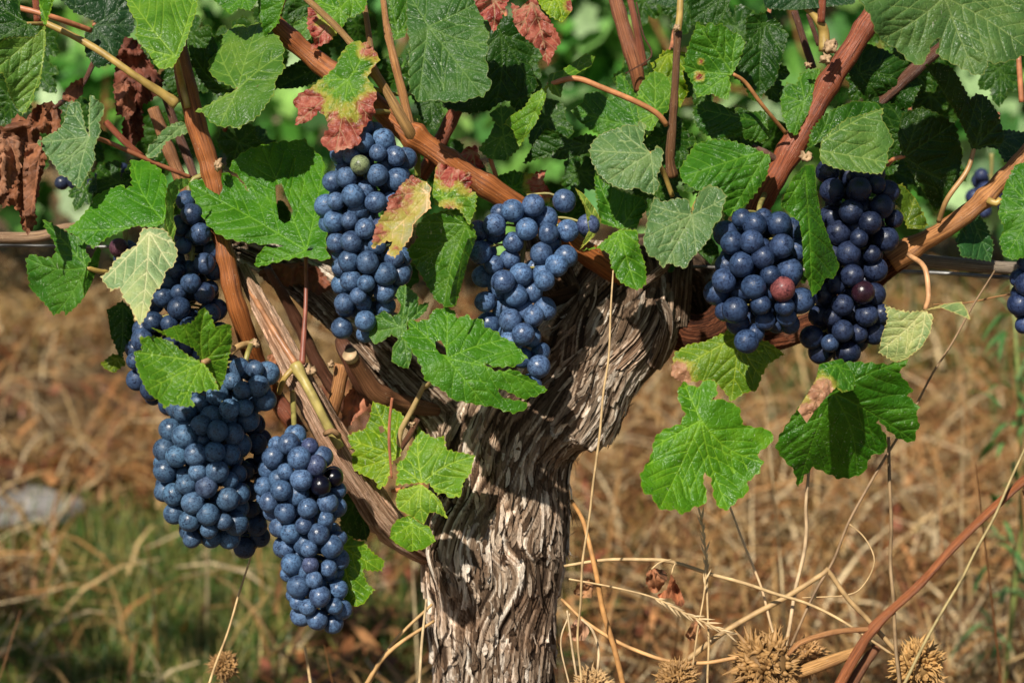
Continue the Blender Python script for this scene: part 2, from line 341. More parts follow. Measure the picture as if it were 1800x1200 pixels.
def stone(x, y, sx, sy, sz, label, seed):
    bm = bmesh.new(); bmesh.ops.create_icosphere(bm, subdivisions=4, radius=1)
    V = np.array([v.co for v in bm.verts]); F = [[v.index for v in f.verts] for f in bm.faces]; bm.free()
    V = V * (1 + .22 * noise(V[:, 0] * 1.6 + seed, V[:, 1] * 1.6, V[:, 2] * 1.6) + .08 * noise(V[:, 0] * 5 + seed, V[:, 1] * 5, V[:, 2] * 5))[:, None]
    tag(put('stone', V * (sx, sy, sz) + (x, y, float(ground_z(x, y)) + sz * .35), F, M_STONE, origin=(x, y, 0)), label, 'stone', 'pale stones lying in the straw')
stone(-.84, 2.62, .14, .09, .036, 'larger pale flat stone lying in the straw at the left edge', 1)
stone(-.40, 2.55, .06, .06, .035, 'small pale stone in the straw below the lower left grape bunches', 2)

# ------------------------------------------------------------------ far row of vines
def lobed(n=5):
    a = np.array([0, 27, 50, 80, 108, 140, 165, 180, 195, 220, 252, 280, 310, 333]); r = np.array([1, .72, .88, .6, .75, .62, .6, .15, .6, .62, .75, .6, .88, .72])
    return np.stack([np.sin(np.radians(a)) * r, np.cos(np.radians(a)) * r], -1)
LOB = lobed()
def leaf_cloud(n, ctr, ext, size, cols, seed, shape=None):
    g = np.random.default_rng(seed); mb = MB()
    pos = np.asarray(ctr) + g.uniform(-1, 1, (n * 3, 3)) * np.asarray(ext)
    k = noise(pos[:, 0] / .22 + seed, pos[:, 1] / .22, pos[:, 2] / .2) + .35 - .8 * (np.abs(pos[:, 2] - ctr[2]) / ext[2]) ** 4 > g.uniform(-.6, .6, n * 3)
    pos = pos[k][:n]; m = len(pos); nv = len(LOB) + 1
    ax = g.normal(0, 1, (m, 3)) * .5 + np.array([-.2, -.75, .5]); ax /= np.linalg.norm(ax, axis=1)[:, None]
    dn = np.array([0, 0, -1]) + g.normal(0, .5, (m, 3)); ux = np.cross(dn, ax); ux /= np.linalg.norm(ux, axis=1)[:, None]; uy = np.cross(ax, ux)
    sz = g.uniform(size[0], size[1], m); cup = g.uniform(-.35, .35, m)
    P2 = np.vstack([[0, 0], LOB]); rr = np.hypot(P2[:, 0], P2[:, 1])
    V = pos[:, None] + sz[:, None, None] * (P2[None, :, :1] * ux[:, None] + P2[None, :, 1:] * uy[:, None] + (rr ** 2)[None, :, None] * cup[:, None, None] * ax[:, None] + np.abs(P2[None, :, :1]) * .25 * ax[:, None])
    i0 = np.arange(m)[:, None] * nv; j = np.arange(1, nv); j2 = np.roll(j, -1)
    F = np.stack([np.broadcast_to(i0, (m, nv - 1)), i0 + j, i0 + j2], -1).reshape(-1, 3)
    cols = np.asarray(cols, float); cc = cols[g.integers(0, len(cols), m)] * g.uniform(.6, 1.35, m)[:, None]
    return V.reshape(-1, 3), F, np.repeat(cc, nv, 0)
BGG = [(.08, .24, .03), (.13, .31, .06), (.05, .17, .02), (.27, .42, .17), (.03, .09, .015), (.09, .27, .06), (.17, .33, .09), (.04, .14, .02), (.06, .20, .03), (.45, .58, .34), (.30, .44, .20), (.24, .42, .10), (.18, .40, .06), (.14, .34, .05)]  # palest tone is a painted highlight, for bright out-of-focus spots
def far_vine(x, y, label, seed, zc=.72, n=950, tw=.04, zx=.58):
    t = thing('vine', label, 'vine', (x, y, 0), 'vines in the rows behind')
    g = np.random.default_rng(seed)
    q = np.array([(x, y, -.02), (x + .02, y, .2), (x - .01, y + .02, .42), (x + .04, y, .62), (x + .02, y, .8)])
    V, F, st = tube_data(catmull(q, .03), np.linspace(tw, tw * .7, len(catmull(q, .03))), 12); put('trunk', V, F, M_BARK, t, {'st': st, 'plate': .5 + .4 * noise(V[:, 0] * 60, V[:, 2] * 18), 'hgt': np.ones(len(V)) * .5})
    V, F, c = leaf_cloud(n, (x, y, zc), (.72, .26, zx), (.04, .075), BGG, seed); mb = MB(); mb.add(V, F, rgb=c)
    mb.put('foliage', M_BGLEAF, t, smooth=True)
    for k in range(4):
        x0 = x + g.uniform(-.6, .6); z0 = zc - zx + g.uniform(.1, .5)
        qq = np.array([(x + g.uniform(-.2, .2), y - .1, .55), (x0, y - .24, z0 + .15), (x0 + g.uniform(-.15, .15), y - .27, z0 + .5)])
        V, F, st = tube_data(catmull(qq, .04), np.full(len(catmull(qq, .04)), .005), 6); put('cane', V, F, M_CANE, t, {'st': st}, color=(.33, .16, .06))
far_vine(-1.42, 4.15, 'leftmost out-of-focus green vine in the row behind', 31, .78, 1000)
far_vine(-.30, 4.2, 'out-of-focus green vine behind the left bunches and the diagonal cane', 32, .80, 1000)
far_vine(.72, 4.15, 'out-of-focus bright vine behind the centre and right of the trunk top', 33, .78, 1000)
far_vine(1.75, 4.2, 'rightmost out-of-focus green vine, behind the right edge', 34, .74, 1000)
for i, x in enumerate((-2.2, -.9, .4, 1.7)):
    far_vine(x, 6.5, ['leftmost vine of the farthest row, glimpsed between leaves', 'second vine from left of the farthest row', 'third vine from left of the farthest row', 'rightmost vine of the farthest row, glimpsed between leaves'][i], 41 + i, .75, 800)

# ------------------------------------------------------------------ the grapevine
vine_base = down_to_ground(862, 1200, .03)
VINE = thing('grapevine', 'old gnarled grapevine with shaggy grey trunk, red-brown canes and green leaves', 'grapevine', (vine_base[0], vine_base[1], 0))

def bark_fn(seed, twist=.15, amp=1.0, knots=()):
    store = {}
    def f(SS, PH, RR):
        U = PH * .045; V = SS.copy()
        for (v0, u0, r0, k) in knots:
            du, dv = U - u0, V - v0; a = k * np.exp(-(du * du + dv * dv) / (r0 * r0)); U, V = u0 + du * np.cos(a) - dv * np.sin(a), v0 + du * np.sin(a) + dv * np.cos(a)
        U = U + twist * V + .013 * noise(U / .055 + seed, V / .11) + .004 * noise(U / .016, V / .05 + seed) + .0012 * noise(U / .005, V / .02 + seed)
        V = V + .012 * noise(U / .008, V / .02, seed)
        h = 0; col = 0; gro = 1
        for k, (wd, L, A, cw) in enumerate([(.0095, .075, .0030, .28), (.0042, .042, .0025, .42), (.0017, .028, .0012, .42)]):
            q = U / wd; i = np.floor(q); fr = q - i; vv = V / L + hsh(i, i * 0 + seed + k) * 17; j = np.floor(vv); g = vv - j
            val = hsh(i, j, i * 0 + seed * 3 + k); e = np.clip(np.minimum(fr, 1 - fr) / .16, 0, 1); e = e * e * (3 - 2 * e)
            h = h + A * (val * .9 + .35) * (.45 + .55 * e) * (.55 + .6 * (1 - g)); col = col + cw * val; gro = gro * (.35 + .65 * e) if k < 2 else gro
        low = .007 * noise(PH * 1.1 + seed, SS / .05) + .004 * noise(PH * 2.6, SS / .03, seed)
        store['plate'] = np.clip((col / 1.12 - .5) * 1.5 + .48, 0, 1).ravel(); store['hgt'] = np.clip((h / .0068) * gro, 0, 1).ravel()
        return amp * (h - .003) + low * min(1, amp) * (RR / .04).clip(0, 1)
    return f, store
TR = P('862,1240 866,1150 868,1080 870,1000 872,950 886,890 893,830 900,775 925,715 985,650 1040,590 1072,530 1085,475 1090,430')
HW = [100, 101, 108, 124, 130, 122, 117, 126, 138, 130, 112, 104, 92, 62]
mb = MB()
q = np.array([(x, y, .055, h * 2) for (x, y), h in zip(TR, HW)]); qq = catmull(q, 1.9)
Qw = W(qq[:, 0], qq[:, 1], qq[:, 2]); rad = qq[:, 3] * .5 * S * 1.03
low = np.linspace(0, 1, 70)[:-1, None]; g0 = np.array([vine_base[0] - .005, Qw[0, 1] + .02, -.02]); Qlow = g0 * (1 - low) + Qw[0] * low; rl = (rad[0] * (1 + .35 * (1 - low[:, 0]) ** 3))
Qa = np.vstack([Qlow, Qw]); ra = np.concatenate([rl, rad])
slow = np.linalg.norm(Qw[0] - g0)
f, stt = bark_fn(3, .12, 1.0, [(slow + .10, -.005, .026, .9), (slow + .225, .02, .045, .6), (slow + .30, -.01, .04, -.8)])
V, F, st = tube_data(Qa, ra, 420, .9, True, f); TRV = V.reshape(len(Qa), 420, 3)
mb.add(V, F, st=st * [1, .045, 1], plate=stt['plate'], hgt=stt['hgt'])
# loose strips of bark lifting off the trunk
g = np.random.default_rng(5)
for k in range(560):
    i = int(g.integers(70, len(Qa) - 60)); j = int(210 + g.normal(0, 62)) % 420
    L = int(g.uniform(8, 26) * (1 if g.random() < .7 else 2.0)); wd = g.uniform(.0003, .0021); lift = g.uniform(.0005, .0036) * (1 if g.random() < .8 else 1.8); dj = g.uniform(-.06, .16); up = g.random() < .35
    n = 7; pts = []
    for t in np.linspace(0, 1, n):
        a = min(len(Qa) - 1, i + int(L * t)); b = int(j + dj * L * t) % 420; p = TRV[a, b]; out = p - Qa[a]; out /= np.linalg.norm(out)
        tt = (t if up else 1 - t); pts.append((p + out * (.0012 + lift * tt ** 2.2), np.cross(out, Qa[min(a + 1, len(Qa) - 1)] - Qa[a - 1])))
    VV = []
    for kk, (p, sdv) in enumerate(pts):
        sdv = sdv / (np.linalg.norm(sdv) + 1e-9); t = kk / (n - 1); ww = wd * (1 - .8 * abs(2 * t - 1) ** 3)
        VV += [p - sdv * ww, p + sdv * ww * g.uniform(.7, 1.2)]
    FF = [(2 * a, 2 * a + 1, 2 * a + 3, 2 * a + 2) for a in range(n - 1)]
    pv = g.uniform(.1, .95); mb.add(VV, FF, st=np.array([(t // 2 * .01 + k, (t % 2) * .002, 1) for t in range(2 * n)]), plate=np.full(2 * n, pv), hgt=np.full(2 * n, .8))
mb.put('trunk', M_BARK, VINE, origin=vine_base)

def bark_arm(pts, seed, nphi=200, amp=.7, twist=.2, pl=0.0, mat=None):
    mb = MB(); q = catmull(np.array(pts, float), 2.6); Q = W(q[:, 0], q[:, 1], q[:, 2]); f, s_ = bark_fn(seed, twist, amp)
    V, F, st = tube_data(Q, q[:, 3] * .5 * S, nphi, 1, True, f); mb.add(V, F, st=st * [1, .045, 1], plate=np.clip(s_['plate'] * (1 - abs(pl)) + max(pl, 0) * 1.15, 0, 1), hgt=s_['hgt'])
    return mb.put('arm', mat or M_BARK, VINE)
bark_arm([(890, 800, .06, 200), (810, 725, .055, 165), (730, 655, .05, 128), (650, 585, .045, 100), (575, 520, .045, 80), (500, 470, .05, 52), (430, 440, .055, 38), (380, 425, .06, 30)], 9, 260, .9)
bark_arm([(1080, 560, .06, 120), (1150, 560, .06, 90), (1215, 585, .055, 66), (1270, 560, .055, 56), (1310, 470, .05, 46), (1335, 365, .04, 44)], 12, 120, .25, .2, -.5, M_RED)
bark_arm([(1230, 585, .07, 52), (1330, 600, .085, 46), (1450, 560, .08, 42), (1540, 485, .05, 40), (1585, 448, .025, 44)], 13, 120, .3, .2, -.45, M_RED)
bark_arm([(1195, 440, .05, 40), (1190, 500, .045, 46), (1185, 570, .05, 50)], 14, 110, .6, .2, -.4)
bark_arm([(1130, 500, .02, 14), (1165, 470, .01, 16), (1180, 440, .005, 14)], 15, 60, .25)
bark_arm([(425, 470, .01, 20), (455, 530, .0, 27), (500, 615, -.01, 36), (545, 700, -.015, 42), (590, 780, -.01, 48), (635, 850, .0, 50), (682, 918, .012, 54), (735, 955, .035, 58), (800, 985, .065, 56)], 16, 150, .42, .02, .46, M_TAN)
bark_arm([(950, 770, .06, 60), (1010, 700, .045, 90), (1070, 645, .04, 104), (1118, 600, .04, 104), (1145, 550, .045, 96), (1150, 490, .06, 70)], 24, 300, 1.15, .1)
bark_arm([(1150, 640, .03, 26), (1165, 600, .02, 26), (1172, 560, .015, 20), (1160, 530, .02, 14)], 17, 60, .4)
bark_arm([(1090, 470, .06, 90), (1150, 470, .075, 110), (1215, 500, .09, 100), (1245, 560, .09, 60)], 18, 140, .8, .2, -.5)  # dark stub, deep shade right of the trunk put into its bark tone
bark_arm([(990, 520, .02, 60), (960, 470, .03, 80), (935, 420, .05, 60)], 19, 120, .8, .2, -.4)

CANE_C = (.26, .084, .021); REDC = (.21, .054, .020); YEL = (.34, .24, .07); GRN = (.22, .26, .05); DRK = (.10, .04, .022); PINK = (.42, .17, .08)
def cane(pts, col=CANE_C, name='cane', mat=None, nodes=(), wob=2.0, nphi=14, step=6, cut=None, parent=None):
    seed = abs(hash((round(pts[0][0]), round(pts[0][1])))) % 97
    if pts[len(pts) // 2][3] > 19:
        q_ = catmull(np.array(pts, float), 110 + seed % 40)[1:-1]; nodes = list(nodes) + [(a, b, .10) for a, b, *_ in q_]
    V, F, st = tube_px(pts, step, nphi, nodes, wob, seed)
    return put(name, V, F, mat or M_CANE, parent or VINE, {'st': st}, color=col)
# the main diagonal cane and its side shoots
cane([(470, 30, .0, 34), (560, 110, .0, 36), (640, 168, -.005, 37), (728, 240, -.01, 40), (850, 325, -.01, 40), (950, 388, .0, 40), (1040, 450, .01, 40), (1095, 490, .03, 40)], CANE_C, nodes=[(728, 245, .25), (590, 130, .12), (860, 330, .1)])
cane([(530, -10, -.02, 11), (590, 45, -.02, 12), (640, 105, -.022, 13), (660, 130, -.022, 15), (685, 170, -.022, 17), (715, 225, -.02, 20), (728, 250, -.012, 24)], (.30, .17, .06), nodes=[(655, 118, .5)])
cane([(640, -5, -.015, 10), (648, 60, -.018, 11), (655, 115, -.02, 13)], (.26, .14, .05))
cane([(672, -12, -.005, 11), (682, 55, -.008, 12), (697, 120, -.012, 15), (712, 185, -.012, 16), (722, 240, -.012, 20)], (.34, .16, .055), nodes=[(684, 60, .3)])
cane([(728, 210, .0, 14), (733, 260, .0, 13), (735, 310, .01, 11)], GRN, 'shoot', M_STEM)
cane([(810, 180, .03, 24), (775, 250, .03, 24), (740, 312, .035, 24)], REDC)
# left upright cane
cane([(300, -20, .01, 26), (318, 100, .0, 30), (345, 215, -.005, 36), (378, 330, -.005, 32), (396, 450, -.01, 32), (418, 540, -.01, 32), (446, 625, .005, 32), (480, 690, .02, 32), (525, 760, .03, 32)], CANE_C, nodes=[(375, 300, .15), (312, 180, .25), (440, 608, .15)])
cane([(270, 190, .03, 22), (300, 270, .03, 22), (330, 350, .03, 20)], (.25, .11, .045))
cane([(290, 170, .04, 14), (320, 250, .04, 16), (345, 320, .03, 16)], DRK)
cane([(80, 40, -.02, 11), (150, 75, -.02, 12), (230, 128, -.02, 13), (312, 183, -.012, 17)], YEL, 'shoot', M_STEM, nodes=[(308, 180, .4)])
cane([(30, 14, .0, 10), (90, 30, .0, 10), (160, 54, .02, 10)], PINK, 'shoot', M_STEM)
cane([(62, -10, .03, 14), (65, 40, .03, 14)], REDC)
cane([(165, 110, .03, 10), (150, 140, .025, 9), (130, 165, .02, 9), (105, 180, .0, 8)], DRK)
cane([(185, 215, .02, 12), (215, 245, .02, 12), (250, 275, .02, 11)], REDC)
# right canes
cane([(1560, -10, .0, 36), (1520, 50, .0, 37), (1455, 150, .0, 38), (1400, 245, .0, 42), (1360, 315, .0, 40), (1322, 385, .01, 40)], REDC, nodes=[(1388, 268, .22), (1450, 140, .12)])
cane([(1830, 240, -.01, 24), (1790, 285, -.01, 27), (1735, 345, -.005, 30), (1665, 400, .0, 31), (1610, 432, .01, 36), (1565, 460, .015, 44)], (.36, .16, .055), nodes=[(1728, 348, .28), (1600, 440, .2)])
cane([(1445, -10, -.01, 12), (1444, 15, -.01, 13), (1443, 40, -.01, 14)], REDC)
cane([(1393, -10, -.005, 10), (1415, 12, -.008, 11), (1437, 35, -.008, 13), (1447, 55, -.005, 19), (1448, 90, -.005, 20)], YEL, 'shoot', M_STEM, nodes=[(1446, 35, .3)])
cane([(1080, -10, .03, 24), (1100, 60, .03, 25), (1118, 115, .03, 26), (1125, 160, .035, 20)], (.24, .09, .04))
cane([(1105, -10, .025, 12), (1118, 50, .025, 13), (1132, 115, .03, 16)], (.22, .07, .035))
cane([(1118, 5, .02, 3), (1130, 60, .02, 3), (1145, 100, .02, 3), (1100, 130, .02, 2)], DRK, 'tendril')
cane([(1197, -10, -.02, 11), (1195, 30, -.02, 12), (1191, 58, -.02, 14)], YEL, 'shoot', M_STEM)
cane([(1191, 55, -.02, 12), (1188, 130, -.02, 13), (1182, 220, -.018, 15), (1178, 280, -.015, 17), (1182, 312, -.012, 18)], (.13, .06, .025), nodes=[(1190, 58, .3), (1182, 305, .2)])
cane([(1670, 70, .02, 20), (1605, 125, .025, 22), (1540, 185, .03, 22)], DRK)
cane([(1395, 20, .03, 12), (1415, 75, .03, 12), (1430, 120, .03, 13)], DRK)
cane([(1422, 25, .03, 9), (1438, 80, .03, 9)], DRK)
cane([(1325, 258, .0, 10), (1345, 268, -.005, 12), (1370, 285, -.002, 14)], (.12, .06, .04), 'spur')
cane([(1790, 100, .02, 9), (1795, 180, .02, 10)], PINK, 'shoot', M_STEM)
cane([(1735, 352, -.012, 12), (1750, 358, -.014, 12), (1758, 350, -.014, 11)], YEL, 'shoot', M_STEM)
# lower left shoots and spurs
cane([(520, 640, -.025, 17), (545, 690, -.03, 17), (575, 745, -.03, 16), (598, 785, -.024, 15)], (.36, .30, .10), 'shoot', M_STEM, nodes=[(524, 645, .5)])
cane([(440, 510, .0, 9), (475, 570, -.015, 10), (520, 640, -.025, 13)], (.33, .16, .08), 'shoot', M_STEM)
cane([(538, 445, -.01, 7), (537, 540, -.018, 8), (530, 640, -.025, 11)], (.22, .07, .045), 'shoot', M_STEM)
cane([(518, 645, -.026, 10), (500, 665, -.028, 10), (490, 690, -.02, 9)], YEL, 'tendril', M_STEM)
cane([(572, 764, -.035, 9), (585, 758, -.04, 10), (597, 768, -.035, 10)], (.33, .19, .09), 'tendril')
cane([(602, 640, .0, 24), (592, 690, .0, 24), (578, 745, .005, 24), (575, 790, .02, 20)], (.33, .15, .055), nodes=[(600, 645, .2)])
cane([(450, 640, .02, 30), (480, 690, .02, 30), (530, 765, .02, 28)], (.20, .06, .03))
sp = cane([(618, 625, -.02, 26), (640, 660, -.01, 28), (668, 695, .0, 30), (720, 712, .02, 28), (770, 720, .03, 22)], (.17, .075, .035), 'spur', nodes=[(675, 698, .2)])
V, F, st = tube_px([(614, 622, -.0245, 26), (619, 630, -.021, 25)], 3, 16); put('cut_end', V, F, M_STRAW, sp, {'st': st}, color=(.42, .31, .19))
cane([(600, 600, .0, 22), (610, 620, -.01, 26), (640, 680, .0, 26), (690, 720, .03, 26)], DRK, 'spur')
cane([(748, 672, -.03, 9), (728, 710, -.025, 9), (705, 755, -.02, 10), (702, 790, -.015, 11)], (.36, .26, .12), 'shoot', M_STEM)
cane([(735, 735, -.02, 10), (720, 765, -.018, 10), (703, 790, -.015, 12)], (.14, .06, .03))
cane([(690, 700, -.03, 5), (685, 740, -.03, 5), (684, 780, -.032, 5), (688, 840, -.03, 4)], (.45, .16, .08), 'tendril')
cane([(440, 605, -.02, 13), (420, 608, -.03, 12), (405, 620, -.035, 11)], (.40, .26, .12), 'shoot', M_STEM)
cane([(470, 470, .0, 14), (520, 560, .02, 20), (560, 640, .03, 24), (610, 720, .04, 22)], DRK)
# pale bud stubs
def bud(px, py, d, r, name='bud', col=(.36, .25, .15)):
    bm = bmesh.new(); bmesh.ops.create_icosphere(bm, subdivisions=3, radius=1); V = np.array([v.co for v in bm.verts]); F = [[v.index for v in f.verts] for f in bm.faces]; bm.free()
    V = V * (1 + .8 * noise(V[:, 0] * 2.3 + px, V[:, 1] * 2.3, V[:, 2] * 2.3) + .4 * noise(V[:, 0] * 6, V[:, 1] * 6 + px, V[:, 2] * 6))[:, None]
    put(name, W(px, py, d) + V * r * S, F, M_STRAW, VINE, {'st': V}, color=col)
for b in [(1460, 82, -.02, 10), (1452, 104, -.02, 8), (1420, 115, -.012, 5), (1417, 276, -.02, 8), (383, 290, -.02, 7), (447, 604, -.03, 7), (582, 640, -.01, 5), (1190, 50, -.026, 5), (544, 650, -.022, 8), (725, 745, -.02, 5)]: bud(*b)

# ------------------------------------------------------------------ leaves
def inside(pts, poly):
    x, y = pts[:, 0], pts[:, 1]; r = np.zeros(len(pts), bool); p = np.asarray(poly); q = np.roll(p, -1, 0)
    for (x1, y1), (x2, y2) in zip(p, q):
        if y1 == y2: continue
        r ^= ((y1 > y) != (y2 > y)) & (x < (x2 - x1) * (y - y1) / (y2 - y1) + x1)
    return r
def segdist(pts, A, B):
    best = np.full(len(pts), 1e9)
    for a, b in zip(A, B):
        d = b - a; L = d @ d + 1e-9; t = np.clip(((pts - a) @ d) / L, 0, 1); best = np.minimum(best, np.hypot(*(pts - a - t[:, None] * d).T))
    return best
LEAF_N = [0]
def panel(mb, outline, j=None, d=-.03, tilt=(0, -.3), cup=.0, rough=1.0, folds=(), holes=(), burn=(), eburn=0.0, serr=4.6, tips=None, anchor=None, spacing=7.0, crumple=0.0, nveins=5, period=None, tan=0.0):
    LEAF_N[0] += 1; seed = LEAF_N[0]; g = np.random.default_rng(seed + 100)
    o = np.asarray(P(outline) if isinstance(outline, str) else outline, float)
    if j is None: j = o.mean(0)
    j = np.asarray(j, float); size = math.sqrt(abs(np.sum(o[:, 0] * np.roll(o[:, 1], -1) - o[:, 1] * np.roll(o[:, 0], -1)) / 2))
    area2 = np.sum(o[:, 0] * np.roll(o[:, 1], -1) - o[:, 1] * np.roll(o[:, 0], -1)); sgn = 1 if area2 > 0 else -1
    # serrated edge
    B = []; ph = g.uniform(0, 1); per = period or np.clip(size * .105, 8, 20)
    for a, b in zip(o, np.roll(o, -1, 0)):
        L = np.linalg.norm(b - a); n = max(1, int(L / 4)); t = np.arange(n) / n; nr = np.array([(b - a)[1], -(b - a)[0]]) / (L + 1e-9) * sgn
        for tt in t:
            k = ph % 1.0; saw = (k / .65 if k < .65 else (1 - k) / .35) - .45
            B.append(a + (b - a) * tt + nr * (serr * saw * g.uniform(.6, 1.2))); ph += L / n / per
    B = np.array(B)
    # veins
    if tips is None:
        dist = np.linalg.norm(B - j, axis=1); order = np.argsort(-dist * (1 + .0 * dist)); tips = []
        for i in order:
            a = math.atan2(*(B[i] - j)[::-1])
            if dist[i] < .28 * size: break
            if all(abs((a - b + math.pi) % (2 * math.pi) - math.pi) > R(34) for b in [math.atan2(*(t - j)[::-1]) for t in tips]): tips.append(B[i])
            if len(tips) >= nveins: break
    tips = [np.asarray(t, float) for t in tips]
    segA, segB, wts = [], [], []
    def addvein(pl, wgt):
        pl = np.array(pl)
        ins = inside(pl, B); 
        for k in range(len(pl) - 1):
            if not (ins[k] or ins[k + 1]): continue
            segA.append(pl[k]); segB.append(pl[k + 1]); wts.append(wgt * (1 - .6 * k / len(pl)))
    for ti in tips:
        v = ti - j; L = np.linalg.norm(v); n = max(3, int(L / 9)); side = np.array([-v[1], v[0]]) / (L + 1e-9); bow = g.normal(0, .035) * L
        pl = [j + v * t * .96 + side * bow * math.sin(math.pi * t) for t in np.linspace(0, 1, n + 1)]; addvein(pl, 1.25)
        for t in np.arange(.2 + g.uniform(0, .08), .9, max(.1, g.uniform(20, 30) / max(L, 1))):
            for sg in (-1, 1):
                t_ = min(.93, t + g.uniform(-.035, .035)); p0 = j + v * t_ * .96 + side * bow * math.sin(math.pi * t_); ang = R(g.uniform(40, 55)) * sg; dv = v / L; dv = np.array([dv[0] * math.cos(ang) - dv[1] * math.sin(ang), dv[0] * math.sin(ang) + dv[1] * math.cos(ang)])
                lim = min(L * .5 * (1.12 - t), 75); m = max(2, int(lim / 9)); pl = [p0 + dv * lim * s + v / L * lim * .22 * s * s for s in np.linspace(0, 1, m + 1)]
                keep = [pl[0]]
                for pt in pl[1:]:
                    others = [t2 for t2 in tips if t2 is not ti]
                    if others and min(segdist(np.array([pt]), np.array([j]), np.array([t2]))[0] for t2 in others) < 7: break
                    keep.append(pt)
                if len(keep) > 1: addvein(keep, .45)
    segA, segB, wts = np.array(segA).reshape(-1, 2), np.array(segB).reshape(-1, 2), np.array(wts)
    mn, mx = B.min(0), B.max(0); gx, gy = np.meshgrid(np.arange(mn[0], mx[0], spacing), np.arange(mn[1], mx[1], spacing * .87)); gx = gx + (np.arange(gx.shape[0]) % 2)[:, None] * spacing * .5
    G = np.stack([gx.ravel(), gy.ravel()], -1) + g.uniform(-1.3, 1.3, (gx.size, 2)); G = G[inside(G, B)]
    if len(G): G = G[segdist(G, B, np.roll(B, -1, 0)) > 2.8]
    if len(segA):
        mid_ = (segA + segB) / 2; dv_ = segB - segA; nn_ = np.stack([-dv_[:, 1], dv_[:, 0]], -1) / (np.linalg.norm(dv_, axis=1)[:, None] + 1e-9)
        O = np.concatenate([q_ + sg * 2.6 * nn_ for q_ in (mid_, segA, segB) for sg in (-1, 1)]); O = O[inside(O, B)]
        if len(O): O = O[segdist(O, B, np.roll(B, -1, 0)) > 1.5]
        if len(O): O = O[segdist(O, segA, segB) > 1.7]
        if len(O): _, ui = np.unique(np.round(O / 2.2), axis=0, return_index=True); O = O[ui]
        if len(G): G = G[segdist(G, segA, segB) > 5.0]
        G = np.vstack([G.reshape(-1, 2), O.reshape(-1, 2)])
    pts = [tuple(p) for p in B]; edges = [(i, (i + 1) % len(B)) for i in range(len(B))]
    for h in holes:
        hp = np.asarray(P(h) if isinstance(h, str) else h, float); k0 = len(pts); pts += [tuple(p) for p in hp]; edges += [(k0 + i, k0 + (i + 1) % len(hp)) for i in range(len(hp))]
    for a, b in zip(segA, segB): k0 = len(pts); pts += [tuple(a), tuple(b)]; edges.append((k0, k0 + 1))
    pts += [tuple(p) for p in G]
    vs, es, fs, *_ = geometry.delaunay_2d_cdt([Vector(p) for p in pts], edges, [], 0, 1e-3)
    X = np.array([(v.x, v.y) for v in vs]); T = np.array([f for f in fs if len(f) == 3]); ctr = X[T].mean(1); ok = inside(ctr, B)
    for h in holes: ok &= ~inside(ctr, P(h) if isinstance(h, str) else h)
    T = T[ok]; used = np.unique(T); remap = -np.ones(len(X), int); remap[used] = np.arange(len(used)); X = X[used]; T = remap[T]
    # attributes
    vd = np.full(len(X), 99.)
    for a, b, ww in zip(segA, segB, wts): vd = np.minimum(vd, segdist(X, a[None], b[None]) / ww)
    ed = segdist(X, B, np.roll(B, -1, 0)); bn = np.zeros(len(X))
    for bx, by, br, bs in burn: bn = np.maximum(bn, bs * np.exp(-((X[:, 0] - bx) ** 2 + (X[:, 1] - by) ** 2) / (1.22 * br) ** 2))
    if eburn: bn = np.maximum(bn, eburn * np.exp(-(ed / 14) ** 1.3) * (.6 + .5 * noise(X[:, 0] / 30, X[:, 1] / 30, seed)))
    # shape in depth
    an = np.asarray(anchor if anchor is not None else j, float); D = X - an; rr = np.linalg.norm(X - j, axis=1) / (size + 1e-6)
    z = (tilt[0] * D[:, 0] + tilt[1] * D[:, 1]) * S
    cup_ = cup + g.uniform(-.1, .22); z += cup_ * size * S * rr ** 2
    z += rough * size * S * (.085 * noise(X[:, 0] / (size * .45) + seed * 3.7, X[:, 1] / (size * .45)) * np.clip(rr * 2.2, .2, 1.3))
    th = np.arctan2(X[:, 1] - j[1], X[:, 0] - j[0]); z += rough * size * S * .05 * np.sin(th * 7 + seed) * np.clip(rr - .25, 0, 1)
    z += rough * S * 2.6 * noise(X[:, 0] / 16 + seed, X[:, 1] / 16) * np.clip(1.2 - np.exp(-vd / 4), 0, 1)
    z -= rough * S * 3.2 * (1 - np.exp(-vd / 6.0))
    if bn.max() > 0: z += np.clip(bn - .45, 0, .6) * S * 26 * (noise(X[:, 0] / 11, X[:, 1] / 11, seed) + .5 * noise(X[:, 0] / 5, X[:, 1] / 5, seed))
    if crumple: z += crumple * S * (np.abs(noise(X[:, 0] / 22 + seed, X[:, 1] / 40)) * 46 + np.abs(noise(X[:, 0] / 10, X[:, 1] / 15, seed)) * 17 + noise(X[:, 0] / 5, X[:, 1] / 6, seed) * 4)
    if not folds and not crumple and size > 45 and len(tips):
        tv = tips[0] - j; tv /= np.linalg.norm(tv) + 1e-9; sl_ = g.uniform(.12, .42) * g.choice([1, 1, -1]); ds_ = np.abs(D @ np.array([-tv[1], tv[0]])) if anchor is None else 0
        z += sl_ * (np.sqrt(ds_ ** 2 + 49) - 7) * S
    for (x1, y1), (x2, y2), sl in folds:
        nx, ny = (y2 - y1), -(x2 - x1); L = math.hypot(nx, ny); s_ = ((X[:, 0] - x1) * nx + (X[:, 1] - y1) * ny) / L; s_ = np.where(s_ > 0, np.sqrt(s_ ** 2 + 36) - 6, 0); z += sl * s_ * S
    mb.add(W(X[:, 0], X[:, 1], d + z), T[:, ::-1], vd=vd, ed=ed, burn=bn, tan=np.full(len(X), tan))
    return j, d
